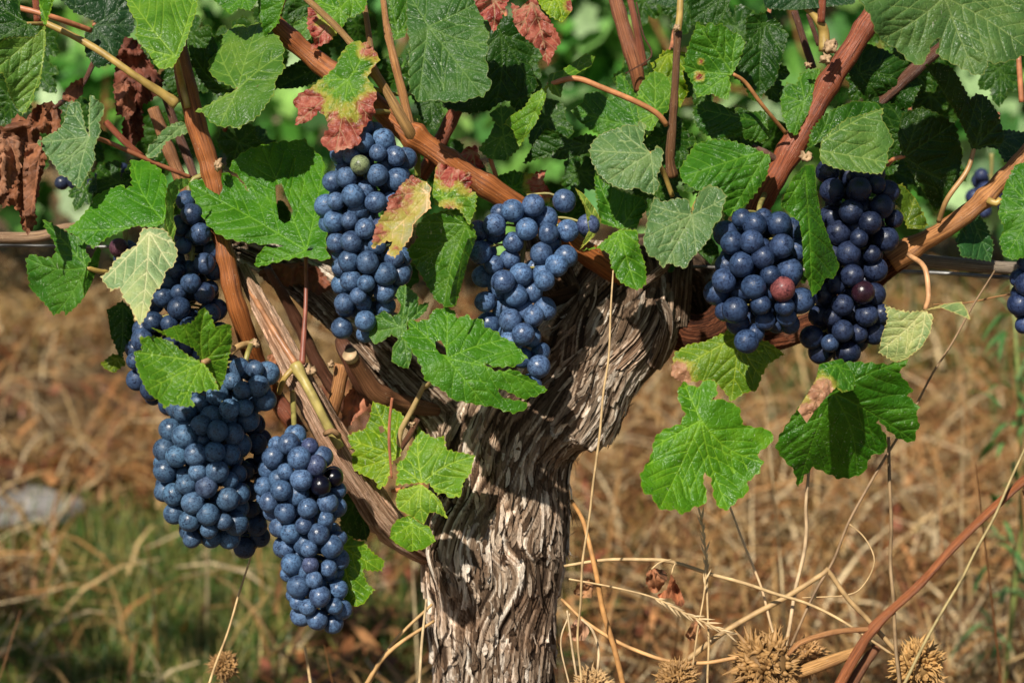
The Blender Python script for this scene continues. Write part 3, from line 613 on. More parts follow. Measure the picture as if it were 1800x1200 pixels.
def leaf(outline, j=None, d=-.03, color=(.055, .16, .02), pet=None, petc=None, petw=8, label=None, more=(), mat=None, **kw):
    mb = MB(); j2, d2 = panel(mb, outline, j, d, **kw)
    for m in more: panel(mb, **{**dict(d=d), **m})
    o = mb.put('leaf', mat or M_LEAF, VINE, color=color, origin=W(j2[0], j2[1], d))
    if label: o['label'] = label
    if pet is None: pet = [(j2[0] + 6, j2[1] - 14, d + .012), (j2[0] + 10, j2[1] - 40, d + .04)]
    if pet:
        pp = [(j2[0], j2[1], d + .001, petw * .85)] + [(a, b, c, petw) for a, b, c in pet]
        V, F, st = tube_px(pp, 6, 8); put('petiole', V, F, M_STEM, o, {'st': st}, color=petc or PINK)
    return o
G1 = (.032, .145, .008); G2 = (.055, .19, .013); YG = (.12, .26, .018); PA = (.21, .33, .13); BL = (.085, .20, .115); DK = (.013, .06, .007); DB = (.016, .06, .032); OL = (.07, .14, .015)  # DK: green darkened so that canopy shade is put into the colour

#LEAVES
leaf('0,0 35,0 36,28 48,42 70,46 56,68 30,62 8,66 -10,75 -10,0', (47, 42), -.035, DK, tilt=(.3, -.5), pet=[(80, 42, -.02)], petc=YEL)
leaf('-10,85 8,68 30,65 60,66 80,45 80,80 74,120 70,150 60,160 60,175 40,203 25,185 15,160 5,130 -10,125', (77, 48), -.04, (0.094, 0.228, 0.060), tilt=(.2, .1), pet=False, label='pale leaf showing its ribbed underside at the left edge')
leaf('68,-10 97,-10 88,25 80,45 73,35 70,15', (82, 40), -.045, G2, tilt=(-.6, 0), pet=False)
leaf('95,-10 225,-10 238,50 215,80 205,110 170,120 150,95 148,60 172,40 130,22', (165, 45), .03, DB, tilt=(.2, -.1), rough=.7)
leaf('215,-20 350,-20 345,20 335,50 325,80 305,118 285,122 275,118 262,95 245,75 238,62 242,40 228,20', (308, 100), -.05, (0.086, 0.237, 0.030), tilt=(.25, -.5), folds=[((290, 120), (275, 0), .5)], pet=[(318, 140, -.015), (330, 190, -.01)], petc=YEL, petw=12, serr=3.5)
leaf('420,42 435,48 450,40 470,50 490,65 500,85 497,105 502,120 485,140 482,165 470,182 458,200 445,212 430,218 420,228 405,222 390,224 370,215 358,200 342,195 365,185 395,166 418,158 400,150 380,140 366,125 368,105 372,85 380,65 395,60 405,50', (418, 157), -.04, (.068, .185, .04), tilt=(-.2, -.55), folds=[((500, 130), (345, 195), .0), ((345, 175), (500, 115), .75)], pet=[(410, 170, .01), (395, 230, .03)], petc=REDC, petw=8)
leaf('330,78 345,85 362,85 372,65 392,62 385,95 370,115 375,140 400,160 380,166 362,155 345,130 335,100', (398, 160), .0, DK, tilt=(.3, .3), pet=False)
leaf('158,167 165,170 172,176 184,185 182,200 175,215 178,230 172,245 165,260 168,280 158,300 150,315 140,332 128,325 118,312 105,308 95,290 80,270 65,250 80,240 100,230 112,215 118,190 125,178 140,180 145,200 150,225 157,240 155,225 156,195', (157, 240), -.055, BL, tilt=(-.15, -.35), folds=[((158, 170), (157, 330), .8)], pet=[(185, 248, -.03), (240, 272, -.02), (300, 298, -.01), (335, 312, .0)], petc=(.32, .12, .06), petw=8)
leaf('255,280 262,255 275,243 290,225 310,215 330,213 338,232 312,240 292,250 277,275', (320, 222), -.005, BL, tilt=(.4, -.6), pet=False)
leaf('230,280 240,283 255,282 280,295 293,315 292,350 294,372 288,392 270,400 240,397 215,405 185,420 165,437 155,430 130,412 112,405 135,390 148,375 160,360 165,345 185,335 200,330 213,324 220,331 232,328 229,300', (287, 388), -.06, (0.043, 0.190, 0.011), tilt=(.15, -.5), pet=False, rough=.8)
leaf('295,325 310,314 337,314 330,326 314,336 306,360 305,385 310,402 305,420 300,442 293,430 289,400 292,370 290,350', (297, 420), -.068, (0.108, 0.257, 0.054), tilt=(1.2, -.3), pet=False, serr=2)
leaf('245,415 250,402 270,400 290,403 302,420 312,440 310,455 305,468 293,475 285,500 270,515 262,545 247,572 238,560 230,540 216,522 210,505 195,512 176,487 190,478 200,460 220,441 240,432', (262, 408), -.075, (.27, .42, .34), tilt=(.15, -.75), pet=False, rough=.6, label='very pale sunlit leaf hanging over the dark left bunch')  # sun glare is put into the very pale base colour
leaf('75,385 95,395 110,403 125,412 140,410 155,425 150,440 160,455 152,470 155,482 147,500 149,520 138,535 125,546 115,555 112,545 95,555 80,535 65,520 52,505 48,480 45,455 55,446 75,452 90,453 98,443 95,425 85,410 78,398', (152, 470), -.05, (0.036, 0.147, 0.018), tilt=(-.25, -.2), pet=[(170, 476, -.045), (185, 478, -.04), (215, 475, -.03)], petc=YEL, petw=9,
     more=[dict(outline='152,470 160,455 172,432 178,440 172,470 160,500 148,522 146,500', j=(153, 470), tilt=(1.4, 0), serr=1, rough=.4)], label='dusty speckled leaf at the left edge, over the straw')
leaf('188,545 215,528 232,545 240,580 226,602 213,632 205,615 195,590', (215, 535), .0, DK, tilt=(.1, .2), pet=False)
leaf('176,640 198,622 215,625 222,640 200,655 188,650', (205, 630), .005, OL, tilt=(.3, -.3), pet=False)
leaf('235,618 250,615 245,593 270,590 300,600 325,620 345,632 357,638 375,660 386,686 370,684 350,690 338,688 335,700 343,712 330,715 300,710 290,718 280,705 260,690 250,670 240,645', (357, 637), -.105, (0.079, 0.228, 0.021), tilt=(.2, -.45), rough=.7, pet=[(395, 620, -.08), (410, 612, -.05)], petc=(.4, .25, .12), petw=11,
     more=[dict(outline='265,575 285,582 310,572 335,568 345,558 350,545 360,540 372,555 378,575 395,570 406,570 408,600 400,640 395,665 386,686 375,660 357,638 340,612 310,597 290,590', j=(357, 637), tilt=(.15, .55), anchor=(330, 620), d=-.104, rough=.8)], label='folded bright leaf lying on the left bunch, its dark upper half turned back')
leaf('330,320 345,316 365,313 385,303 405,305 425,320 437,337 422,312 402,296 412,280 430,265 450,258 475,252 495,248 520,247 535,243 545,258 560,270 570,285 570,310 580,330 576,380 573,430 580,456 560,458 545,452 520,453 490,460 470,465 455,470 446,464 455,444 470,432 450,428 430,426 400,420 380,410 362,392 350,370 338,345', (538, 440), -.04, (0.047, 0.190, 0.013), tilt=(-.1, -.45), rough=1.1, holes=['484,326 495,322 503,345 515,370 510,388 500,393 490,385 486,358', '460,431 480,428 500,432 480,436', '538,441 548,430 558,428 548,440'], pet=False, label='broad leaf with a teardrop hole beside the middle-left bunch')
leaf('610,80 625,72 645,75 660,90 668,105 655,120 645,138 652,145 660,158 663,170 655,185 660,195 652,210 640,225 632,238 635,250 620,260 605,262 590,268 575,262 563,250 570,235 578,225 572,205 560,195 553,205 540,215 518,220 525,195 514,180 525,165 545,155 570,135 590,118 596,100', (612, 140), -.04, (0.061, 0.199, 0.018), tilt=(-.1, -.5), burn=[(598, 255, 58, 1.), (532, 192, 44, 1.), (655, 195, 34, .95), (655, 85, 24, .8)], eburn=.55, tan=.12, pet=[(640, 150, -.02), (690, 165, -.01), (722, 165, .0)], petc=GRN, petw=7, label='leaf with scorched red and brown lower edge above the middle-left bunch')
leaf('542,15 565,-10 625,-10 612,30 600,52 590,62 578,75 560,82 545,88 552,70 540,50', (600, 15), .0, G2, tilt=(0, -.3), burn=[(550, 75, 35, 1.), (545, 30, 18, .9)], pet=False, label='small leaf with a red scorched tip at the top')
leaf('715,-15 872,-15 866,30 862,55 856,75 860,90 850,100 860,120 855,130 866,148 850,170 830,172 820,178 800,180 785,180 765,176 735,180 720,160 718,120 720,80 714,40', (753, 47), -.045, (.045, .135, .045), tilt=(-.15, -.35), folds=[((753, 47), (870, 150), .35)], pet=[(760, 10, -.02), (765, -30, .0)], petc=YEL)
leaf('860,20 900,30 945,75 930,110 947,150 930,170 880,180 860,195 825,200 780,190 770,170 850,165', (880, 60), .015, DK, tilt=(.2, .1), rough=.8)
leaf('830,-10 897,-10 880,35 868,60 860,40 845,27 838,12', (865, -5), -.055, (0.160, 0.030, 0.035), tilt=(.1, -.1), burn=[(865, 20, 90, .8)], pet=False, label='dark purple-red leaf tip hanging from the top')
leaf('898,5 915,14 940,-10 950,18 965,33 978,55 986,75 975,90 965,116 955,105 950,90 935,77 915,60 903,42', (935, 5), -.06, (0.200, 0.050, 0.045), tilt=(.1, -.5), burn=[(945, 50, 120, .9)], tan=.15, crumple=.35, pet=False, serr=4, label='crinkled crimson leaf hanging from the top centre')
leaf('940,-10 1002,-10 1006,18 988,40 968,30 952,15', (975, -5), -.045, YG, tilt=(0, -.4), burn=[(1005, 10, 14, .8)], pet=False)
leaf('963,150 957,180 950,200 940,220 925,240 912,258 905,240 900,225 885,220 895,205 920,190 938,165', (962, 150), -.03, (0.072, 0.209, 0.024), tilt=(-.4, -.3), pet=[(1010, 138, -.03), (1060, 155, -.03), (1120, 180, -.028), (1155, 200, -.025), (1172, 220, -.02)], petc=(.42, .19, .08), petw=10,
     more=[dict(outline='1046,100 1030,94 1010,108 985,125 966,130 962,150 970,165 986,172 990,150 1000,140 1020,127 1040,116', j=(970, 145), tilt=(.5, -.8), serr=2)])
leaf('1003,195 1025,180 1028,165 1050,160 1075,177 1085,160 1082,135 1093,129 1107,150 1120,170 1132,190 1125,220 1105,235 1080,230 1060,240 1040,230 1020,215', (1120, 225), .01, (0.036, 0.147, 0.018), tilt=(-.2, -.4))
leaf('1118,180 1125,150 1135,135 1150,125 1170,130 1180,145 1178,170 1175,195 1160,205 1150,225 1138,242 1125,222', (1150, 200), .0, (0.065, 0.199, 0.027), tilt=(.1, -.6))
leaf('1143,112 1155,105 1165,90 1190,85 1207,95 1200,130 1210,160 1195,190 1175,150 1150,125', (1175, 95), .03, (0.101, 0.209, 0.012), tilt=(.1, -.3), rough=1.6)
leaf('1225,38 1240,48 1246,38 1260,46 1266,40 1285,55 1300,60 1310,75 1305,90 1300,108 1288,130 1280,132 1285,150 1280,176 1265,172 1250,165 1225,172 1218,150 1205,125 1200,115 1210,80 1220,55', (1288, 130), -.04, (0.050, 0.180, 0.018), tilt=(.1, -.45), folds=[((1215, 128), (1290, 130), -.5)], pet=[(1310, 145, -.035), (1340, 185, -.03), (1382, 235, -.015)], petc=(.34, .16, .06), petw=7, burn=[(1230, 135, 9, .75), (1232, 108, 6, .7)])
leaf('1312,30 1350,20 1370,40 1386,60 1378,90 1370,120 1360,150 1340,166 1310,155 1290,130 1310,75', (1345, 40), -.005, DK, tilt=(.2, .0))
leaf('1057,235 1075,228 1090,225 1100,219 1120,222 1124,212 1136,220 1130,250 1143,270 1155,255 1166,265 1163,290 1155,310 1160,325 1150,342 1135,340 1120,330 1105,335 1085,330 1070,322 1050,305 1040,285 1036,265 1040,250', (1143, 270), -.05, (.10, .215, .125), tilt=(.15, -.55), pet=[(1152, 285, -.03), (1165, 300, -.02), (1182, 345, -.01)], petc=YEL, petw=9)
leaf('1218,190 1240,175 1270,185 1290,200 1345,195 1352,240 1340,252 1290,240 1260,245 1235,235 1220,215', (1345, 215), -.01, (0.025, 0.104, 0.012), tilt=(.2, -.2), pet=False)
leaf('1193,300 1205,280 1222,252 1250,245 1290,248 1320,258 1355,275 1348,310 1325,345 1308,362 1290,372 1275,392 1268,345 1225,335 1200,320', (1352, 262), -.022, (0.043, 0.171, 0.017), tilt=(.1, -.5), rough=1.7, pet=False, label='puckered broad leaf above the right-hand grape bunch')
leaf('1150,345 1165,355 1190,348 1210,350 1217,376 1221,355 1230,336 1245,325 1265,330 1278,345 1270,365 1268,385 1255,395 1250,415 1235,435 1215,455 1205,472 1190,468 1175,462 1165,472 1155,455 1140,450 1130,425 1135,400 1140,380 1145,360', (1217, 378), -.065, (.095, .205, .12), tilt=(.1, -.4), rough=.6, pet=[(1222, 360, -.045), (1240, 330, -.02)], petc=YEL)
leaf('1045,305 1060,320 1090,335 1130,345 1138,365 1125,385 1120,402 1090,402 1055,392 1048,350', (1090, 404), -.02, (0.040, 0.162, 0.017), tilt=(.0, -.35), rough=1.6, pet=False)
leaf('1022,440 1045,438 1070,415 1090,403 1120,405 1125,440 1135,465 1136,500 1120,510 1100,502 1085,490 1075,470 1070,445 1045,434', (1090, 405), -.035, (0.058, 0.199, 0.018), tilt=(.1, -.55), rough=1.1, pet=False)
leaf('1010,330 1025,340 1045,365 1057,388 1045,415 1018,440 1035,405 1028,365', (1050, 395), -.03, (0.170, 0.300, 0.080), tilt=(1.2, -.2), serr=1.5, pet=False)
leaf('728,402 750,378 785,370 815,366 826,385 838,415 830,432 820,455 812,480 808,510 800,538 785,540 765,527 745,492 725,460 715,440 735,418', (820, 395), -.06, (0.040, 0.142, 0.013), tilt=(-.15, .05), folds=[((830, 370), (755, 530), -.9)], pet=False, rough=.8,
     more=[dict(outline='838,415 832,432 824,455 816,485 808,512 800,540 790,528 795,500 806,470 815,440 822,420', j=(822, 412), d=-.085, tilt=(1.3, .1), serr=2, rough=.5)], label='dark folded leaf between the two middle bunches')
leaf('725,308 735,315 750,320 758,330 755,345 757,365 745,375 735,385 726,395 725,410 720,420 708,435 695,453 680,447 686,436 690,425 680,424 668,430 654,437 655,420 660,400 670,380 680,370 683,345 695,340 705,325', (752, 340), -.075, (.36, .36, .32), tilt=(-.1, -.5), burn=[(690, 345, 50, .72), (660, 410, 26, .7), (725, 312, 26, .8), (700, 440, 20, .62)], eburn=.35, tan=.2, rough=.8, pet=False, label='yellow and pink turning leaf over the middle-left bunch')
leaf('765,300 770,285 785,290 810,300 828,303 830,320 825,330 838,342 835,370 825,396 815,380 805,366 785,366 765,360 760,340', (780, 350), -.062, (0.079, 0.209, 0.021), tilt=(-.2, -.4), burn=[(790, 302, 30, .9), (820, 315, 22, .85), (790, 372, 20, .7)], eburn=.3, pet=False, label='small leaf with pink scorched top on the diagonal cane')
leaf('803,278 820,258 838,256 842,275 852,295 830,302', (830, 265), .02, (0.120, 0.030, 0.020), burn=[(825, 280, 60, .9)], pet=False)
leaf('868,312 900,300 935,305 960,298 955,320 972,342 955,372 930,357 890,337', (900, 330), .025, G1, burn=[(960, 320, 32, 1.)], tilt=(0, -.2), pet=False)
leaf('840,262 860,240 870,215 860,200 880,185 906,190 900,215 922,230 912,262 890,282 860,280', (885, 240), .0, (0.040, 0.142, 0.018), tilt=(0, -.45), pet=[(862, 270, .01), (872, 310, .015)])
leaf('920,287 940,250 960,225 980,232 1000,246 1030,235 1050,240 1040,266 1010,277 985,281 960,276', (1030, 255), .01, DK, tilt=(0, .2), pet=False)
leaf('760,545 785,540 798,546 805,560 820,552 830,561 848,560 852,575 872,582 882,592 900,600 915,615 928,629 905,644 870,645 850,638 870,652 905,650 935,666 963,685 945,695 920,702 897,690 876,682 880,697 900,702 925,706 927,718 905,726 885,722 870,715 845,712 820,707 795,702 783,690 772,682 755,672 745,665 740,645 730,625 715,605 703,587 718,578 717,562 735,565 755,560', (785, 630), -.075, (0.054, 0.204, 0.015), tilt=(.1, -.45), rough=.8, folds=[((785, 630), (960, 640), .0), ((930, 640), (785, 632), .35)], holes=['765,600 775,598 783,612 785,624 774,622 766,612'], pet=[(760, 668, -.04), (748, 680, -.03)], petc=(.36, .26, .12), label='large bright lobed leaf on the front of the trunk')
leaf('700,505 712,500 725,510 735,520 735,536 755,530 750,546 735,560 715,566 715,582 725,600 723,630 718,648 705,645 688,635 690,610 700,595 688,588 675,598 658,605 648,590 650,575 660,556 675,545 690,556 702,550 705,536 695,520', (706, 575), -.05, (0.047, 0.157, 0.036), tilt=(0, -.25), pet=[(740, 573, -.03)], petc=GRN, serr=2.5)
leaf('655,705 685,715 705,725 712,740 705,770 705,800 690,810 680,850 665,860 660,845 640,835 620,825 618,800 625,790 610,785 605,770 620,760 640,755 650,735', (700, 800), -.02, YG, tilt=(0, -.4), pet=False, holes=['665,750 672,747 677,757 669,762'])
leaf('735,748 745,760 765,770 780,765 785,790 810,795 835,800 830,815 828,830 815,845 810,872 790,875 780,865 770,870 755,850 740,848 715,850 695,852 700,830 695,815 712,805 720,785 730,770', (742, 848), -.032, (0.115, 0.275, 0.030), tilt=(0, -.5), pet=False)
leaf('700,860 720,855 740,850 760,865 775,880 787,911 765,900 755,900 745,922 720,905 700,895 695,880', (742, 852), -.038, (0.122, 0.275, 0.036), tilt=(0, -.5), serr=2.5, pet=[(720, 858, -.02), (690, 862, -.01)], petc=PINK)
leaf('700,912 720,905 740,920 755,925 766,950 745,965 720,969 700,957 685,945 688,925', (725, 920), -.04, (0.086, 0.228, 0.018), tilt=(0, -.6), serr=2.5, pet=False)
leaf('600,938 615,940 625,950 640,950 650,965 676,985 672,1003 655,1004 637,1000 645,1025 659,1035 650,1045 640,1060 625,1066 612,1060 598,1045 590,1000', (600, 960), -.035, (0.094, 0.237, 0.018), tilt=(-.1, -.5), pet=False)
leaf('600,870 625,860 650,880 655,920 645,950 615,945 598,930', (625, 880), .02, DK, tilt=(0, .2), pet=False)
leaf('1240,668 1257,668 1262,690 1250,706 1262,700 1280,705 1300,715 1305,745 1320,750 1345,752 1361,765 1355,780 1340,790 1330,800 1342,810 1335,830 1315,845 1315,865 1295,880 1280,896 1265,893 1255,875 1250,840 1240,830 1235,840 1243,870 1240,886 1222,890 1200,904 1185,895 1165,896 1155,890 1145,870 1130,865 1125,835 1145,800 1150,770 1165,755 1195,745 1205,727 1195,710 1190,690 1200,670 1210,675 1225,681', (1232, 738), -.06, (0.072, 0.237, 0.013), tilt=(0, -.35), cup=.0, folds=[((1232, 738), (1140, 860), .45)], pet=[(1240, 715, -.045), (1258, 690, -.02)], petc=(.2, .12, .06), label='large bright green leaf hanging right of the trunk above the straw')
leaf('1180,650 1185,620 1210,605 1240,600 1280,580 1300,588 1350,600 1379,622 1350,640 1340,660 1330,686 1310,690 1285,706 1275,690 1255,668 1235,668 1210,672 1195,670 1180,660', (1300, 590), -.02, (0.108, 0.228, 0.021), tilt=(0, -.35), burn=[(1190, 660, 26, 1.)], tan=.9, rough=.8, pet=False, label='yellow-green leaf with a brown corner under the right bunch')
leaf('1440,650 1460,640 1500,635 1560,640 1598,632 1580,655 1605,685 1595,695 1616,715 1610,730 1617,745 1610,760 1608,776 1590,775 1575,768 1560,755 1545,738 1541,742 1555,760 1560,775 1555,795 1530,800 1520,830 1500,838 1475,841 1450,830 1430,820 1415,835 1403,856 1395,825 1380,810 1363,787 1370,765 1400,720 1420,700 1440,680', (1465, 690), -.04, (0.032, 0.142, 0.009), tilt=(-.1, -.25), rough=1.1, pet=False, folds=[((1600, 640), (1440, 665), .7)], label='broad dark leaf hanging below the far right bunch',
     more=[dict(outline='1402,720 1420,690 1435,665 1440,640 1480,630 1503,660 1500,685 1480,690 1470,680 1450,700 1430,725 1418,743', j=(1470, 640), d=-.062, tilt=(.3, -.6), burn=[(1445, 690, 26, 1.), (1420, 725, 22, 1.)], tan=.9, serr=1.5)])
leaf('1555,535 1580,545 1600,548 1625,545 1640,555 1635,585 1620,610 1600,625 1585,636 1570,635 1560,628 1545,620 1550,590 1560,560', (1626, 544), -.035, (.25, .38, .26), tilt=(-.1, .1), rough=.6, pet=[(1632, 520, -.035), (1625, 470, -.03), (1597, 448, -.01)], petc=(.5, .28, .14), petw=9,
     more=[dict(outline='1625,545 1660,534 1690,530 1700,545 1706,562 1680,551 1655,541', j=(1626, 544), tilt=(.3, -1.), serr=1.5, rough=.5)], label='pale yellow-green leaf hanging by a pink stalk near the right bunches')
leaf('1380,340 1395,310 1415,290 1432,290 1435,330 1445,385 1460,425 1476,468 1465,490 1452,488 1442,508 1428,522 1422,500 1412,465 1410,420 1405,390 1372,362', (1415, 300), -.07, (0.043, 0.171, 0.013), tilt=(.35, -.15), folds=[((1395, 300), (1440, 510), .9)], serr=2, pet=False, nveins=2, label='narrow folded leaf hanging between the two right bunches')
leaf('1440,268 1445,245 1470,222 1490,208 1520,201 1540,193 1553,190 1550,208 1560,225 1572,250 1560,265 1561,285 1550,306 1530,305 1490,300 1465,295 1443,285', (1430, 262), -.06, (.085, .20, .07), tilt=(.1, -.6), pet=False)
leaf('1418,262 1425,230 1445,205 1470,190 1500,178 1540,180 1552,192 1520,202 1490,210 1468,225 1445,248', (1430, 255), -.05, (0.029, 0.114, 0.012), tilt=(.1, .2), pet=False)  # shaded upper part of the leaf above, its shade put into the colour
leaf('1370,165 1382,145 1400,150 1405,130 1420,125 1442,120 1437,150 1420,200 1400,238 1385,230 1375,200', (1415, 180), -.005, (0.040, 0.152, 0.018), tilt=(0, -.3))
leaf('1500,-15 1815,-15 1815,92 1780,106 1750,113 1737,108 1731,130 1715,133 1690,120 1665,108 1645,95 1654,68 1640,72 1630,100 1620,116 1600,110 1575,86 1555,76 1540,60 1530,30', (1660, -5), -.075, (.075, .17, .075), tilt=(.05, -.35), folds=[((1655, 60), (1690, 0), -.45)], rough=.9, pet=False, label='large leaf filling the top right corner')
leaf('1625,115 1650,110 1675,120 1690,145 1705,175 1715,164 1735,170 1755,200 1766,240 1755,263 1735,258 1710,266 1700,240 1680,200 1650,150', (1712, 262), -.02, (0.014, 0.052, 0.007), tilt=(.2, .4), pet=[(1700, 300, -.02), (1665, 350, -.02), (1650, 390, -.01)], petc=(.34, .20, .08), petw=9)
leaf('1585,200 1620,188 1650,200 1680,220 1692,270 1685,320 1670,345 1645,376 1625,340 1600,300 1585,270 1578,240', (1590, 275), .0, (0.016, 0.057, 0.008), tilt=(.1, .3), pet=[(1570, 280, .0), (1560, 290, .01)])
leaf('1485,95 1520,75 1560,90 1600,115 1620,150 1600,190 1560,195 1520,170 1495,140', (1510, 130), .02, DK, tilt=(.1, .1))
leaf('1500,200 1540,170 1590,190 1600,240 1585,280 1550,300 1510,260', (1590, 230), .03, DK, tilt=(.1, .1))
leaf('1740,235 1770,228 1815,235 1815,275 1785,290 1765,285 1755,265', (1745, 240), .01, DB, tilt=(.2, -.5))
leaf('1815,280 1785,290 1768,320 1760,350 1754,376 1765,400 1757,420 1763,450 1780,456 1815,450', (1815, 365), -.05, (0.040, 0.162, 0.018), tilt=(-.1, -.35), pet=False)
leaf('1563,325 1585,323 1610,350 1620,370 1632,395 1620,402 1595,402 1583,370', (1590, 395), -.01, OL, tilt=(0, -.1), pet=False)
leaf('1680,420 1695,395 1700,350 1735,395 1747,430 1742,460 1690,452', (1700, 360), .02, (0.029, 0.114, 0.051), tilt=(.1, -.4), pet=False)
leaf('1205,-10 1288,-10 1270,35 1255,46 1215,36', (1280, -8), .0, DK, tilt=(0, 0), pet=False)
leaf('1345,16 1400,18 1500,8 1512,-10 1340,-10', (1420, -8), -.01, DB, tilt=(0, -.4), pet=False)
leaf('1150,-10 1205,-10 1195,10 1175,15 1155,8', (1180, -8), .0, DB, pet=False)
leaf('588,-10 648,-10 640,20 620,32 602,22', (620, -8), -.03, G2, tilt=(0, -.4), pet=False)
leaf('684,-10 722,-10 717,40 712,65 692,72 685,40', (700, 60), -.02, (0.036, 0.133, 0.012), pet=False)
leaf('452,-10 503,-10 490,40 466,66 456,30', (500, 0), -.02, G1, tilt=(-.4, 0), pet=[(480, 50, .0), (465, 65, .005)])
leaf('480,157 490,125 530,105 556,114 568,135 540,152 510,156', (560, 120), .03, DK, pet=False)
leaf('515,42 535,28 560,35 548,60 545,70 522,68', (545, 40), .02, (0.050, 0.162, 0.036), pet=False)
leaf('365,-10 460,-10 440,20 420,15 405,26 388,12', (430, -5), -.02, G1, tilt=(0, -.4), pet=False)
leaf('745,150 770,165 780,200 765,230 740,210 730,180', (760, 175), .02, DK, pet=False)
# withered leaves
DRYC = (.15, .058, .026)
leaf('65,185 90,178 108,193 106,225 88,238 70,232 76,260 82,275 77,300 70,320 68,345 60,360 65,390 50,414 38,400 35,375 20,360 5,366 -10,345 -10,225 15,220 30,200 45,210', (95, 190), -.04, DRYC, mat=M_DRY, crumple=1.0, serr=5, tilt=(.1, -.2), pet=[(110, 180, -.02)], petc=DRK, label='withered brown crumpled leaf hanging at the left edge')
leaf('-10,240 20,232 45,250 40,290 20,330 -10,350', (10, 240), -.065, (.20, .095, .05), mat=M_DRY, crumple=1.0, serr=5, pet=False)
leaf('45,255 75,250 68,300 62,345 62,385 48,408 42,360 40,300', (70, 252), -.06, (.17, .07, .033), mat=M_DRY, crumple=.9, serr=4, pet=False)
leaf('220,65 240,70 255,95 272,120 287,142 284,158 265,178 250,185 253,240 232,262 215,250 215,215 226,200 205,203 199,150 205,100', (235, 75), .025, (.11, .035, .02), mat=M_DRY, crumple=1.0, serr=5, pet=False, label='dark brown withered leaf behind the yellow shoot')
leaf('200,150 222,140 240,160 238,195 225,212 208,200', (220, 145), .015, (.17, .065, .035), mat=M_DRY, crumple=.9, pet=False)
leaf('108,168 125,146 146,137 146,165 130,180 112,176', (140, 142), .0, (.2, .08, .04), mat=M_DRY, crumple=.8, pet=False)
leaf('600,745 605,700 622,675 640,672 652,700 645,720 625,735 612,752', (630, 678), .01, (.28, .11, .06), mat=M_DRY, crumple=.8, pet=False)
leaf('450,480 480,465 530,460 560,470 585,505 560,520 530,500 480,505', (520, 465), .02, (.15, .05, .025), mat=M_DRY, crumple=.7, pet=False)
leaf('470,625 485,618 495,650 488,670 475,655', (480, 622), .0, (.22, .09, .04), mat=M_DRY, crumple=.7, pet=False)
# deeper leaves of the canopy
def generic(cx, cy, size, rot, asp=.9):
    a = np.radians(np.array([0, 10, 20, 30, 38, 50, 62, 75, 86, 100, 115, 130, 150, 168, 180])); r = np.array([1, .88, .80, .60, .74, .86, .80, .60, .58, .70, .66, .60, .56, .52, .10])
    aa = np.concatenate([a, (2 * math.pi - a[1:-1])[::-1]]); rr = np.concatenate([r, r[1:-1][::-1]])
    x = np.sin(aa) * rr * asp; y = np.cos(aa) * rr; c, s = math.cos(rot), math.sin(rot)
    return [(cx + size * (u * c - v * s), cy + size * (u * s + v * c)) for u, v in zip(x, y)]
g = random.Random(3)
FILLMESH = []
FILL = [(130, 200, 60, .06), (210, 320, 70, .05), (60, 120, 60, .07), (420, 250, 70, .04), (340, 60, 60, .06), (560, 190, 60, .06), (700, 130, 55, .05), (900, 130, 80, .05),
                         (960, 210, 70, .06), (1020, 300, 55, .05), (1080, 270, 60, .03), (1170, 240, 70, .03), (1250, 300, 75, .04), (1330, 120, 80, .04), (1290, 230, 80, .03), (1480, 60, 50, .06), (1600, 60, 60, .04), (1560, 240, 90, .045),
                         (1650, 280, 80, .05), (1470, 250, 60, .03), (1230, 130, 70, .05), (1340, 330, 60, .04), (1180, 420, 60, .03), (1220, 440, 70, .10), (1150, 330, 70, .05), (690, 330, 60, .07), (700, 480, 60, .08), (820, 300, 60, .07), (1000, 380, 60, .09), (300, 380, 60, .07), (470, 380, 70, .07), (1420, 420, 80, .06), (1330, 440, 80, .07), (1520, 400, 70, .05), (150, 330, 45, .04), (380, 380, 60, .05)]
FILL += [(g.uniform(-20, 1820), g.uniform(-20, 300), g.uniform(50, 80), g.uniform(.06, .16)) for k in range(60)]
FILL = [f for f in FILL if not any(a < f[0] < c and b < f[1] < d_ for a, b, c, d_ in ((80, 30, 190, 200), (470, 80, 580, 250), (640, 170, 720, 300), (940, -40, 1130, 170), (1350, -40, 1500, 120), (1690, 120, 1830, 340)))]
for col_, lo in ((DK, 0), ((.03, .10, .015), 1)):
    mb = MB()
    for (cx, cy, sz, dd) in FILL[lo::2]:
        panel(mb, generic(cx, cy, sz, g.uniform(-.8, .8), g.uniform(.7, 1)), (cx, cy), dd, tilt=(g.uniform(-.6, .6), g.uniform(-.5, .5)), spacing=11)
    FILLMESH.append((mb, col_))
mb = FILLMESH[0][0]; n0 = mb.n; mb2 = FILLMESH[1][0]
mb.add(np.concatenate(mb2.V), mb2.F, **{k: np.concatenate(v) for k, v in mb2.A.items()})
o = mb.put('leaf', M_LEAF, VINE, color=(.018, .075, .009)); tag(o, kind='stuff')  # very dark base colour stands in for deep shade between the leaves
V, F, c = leaf_cloud(80, (-.85, 1.07, 1.10), (.42, .14, .15), (.035, .06), [G1, G2, DK], 77); mb = MB(); mb.add(V, F, rgb=c); tag(mb.put('canopy', M_BGLEAF, VINE), kind='stuff')  # unseen vine leaves beyond the frame, added to shade the ground at left
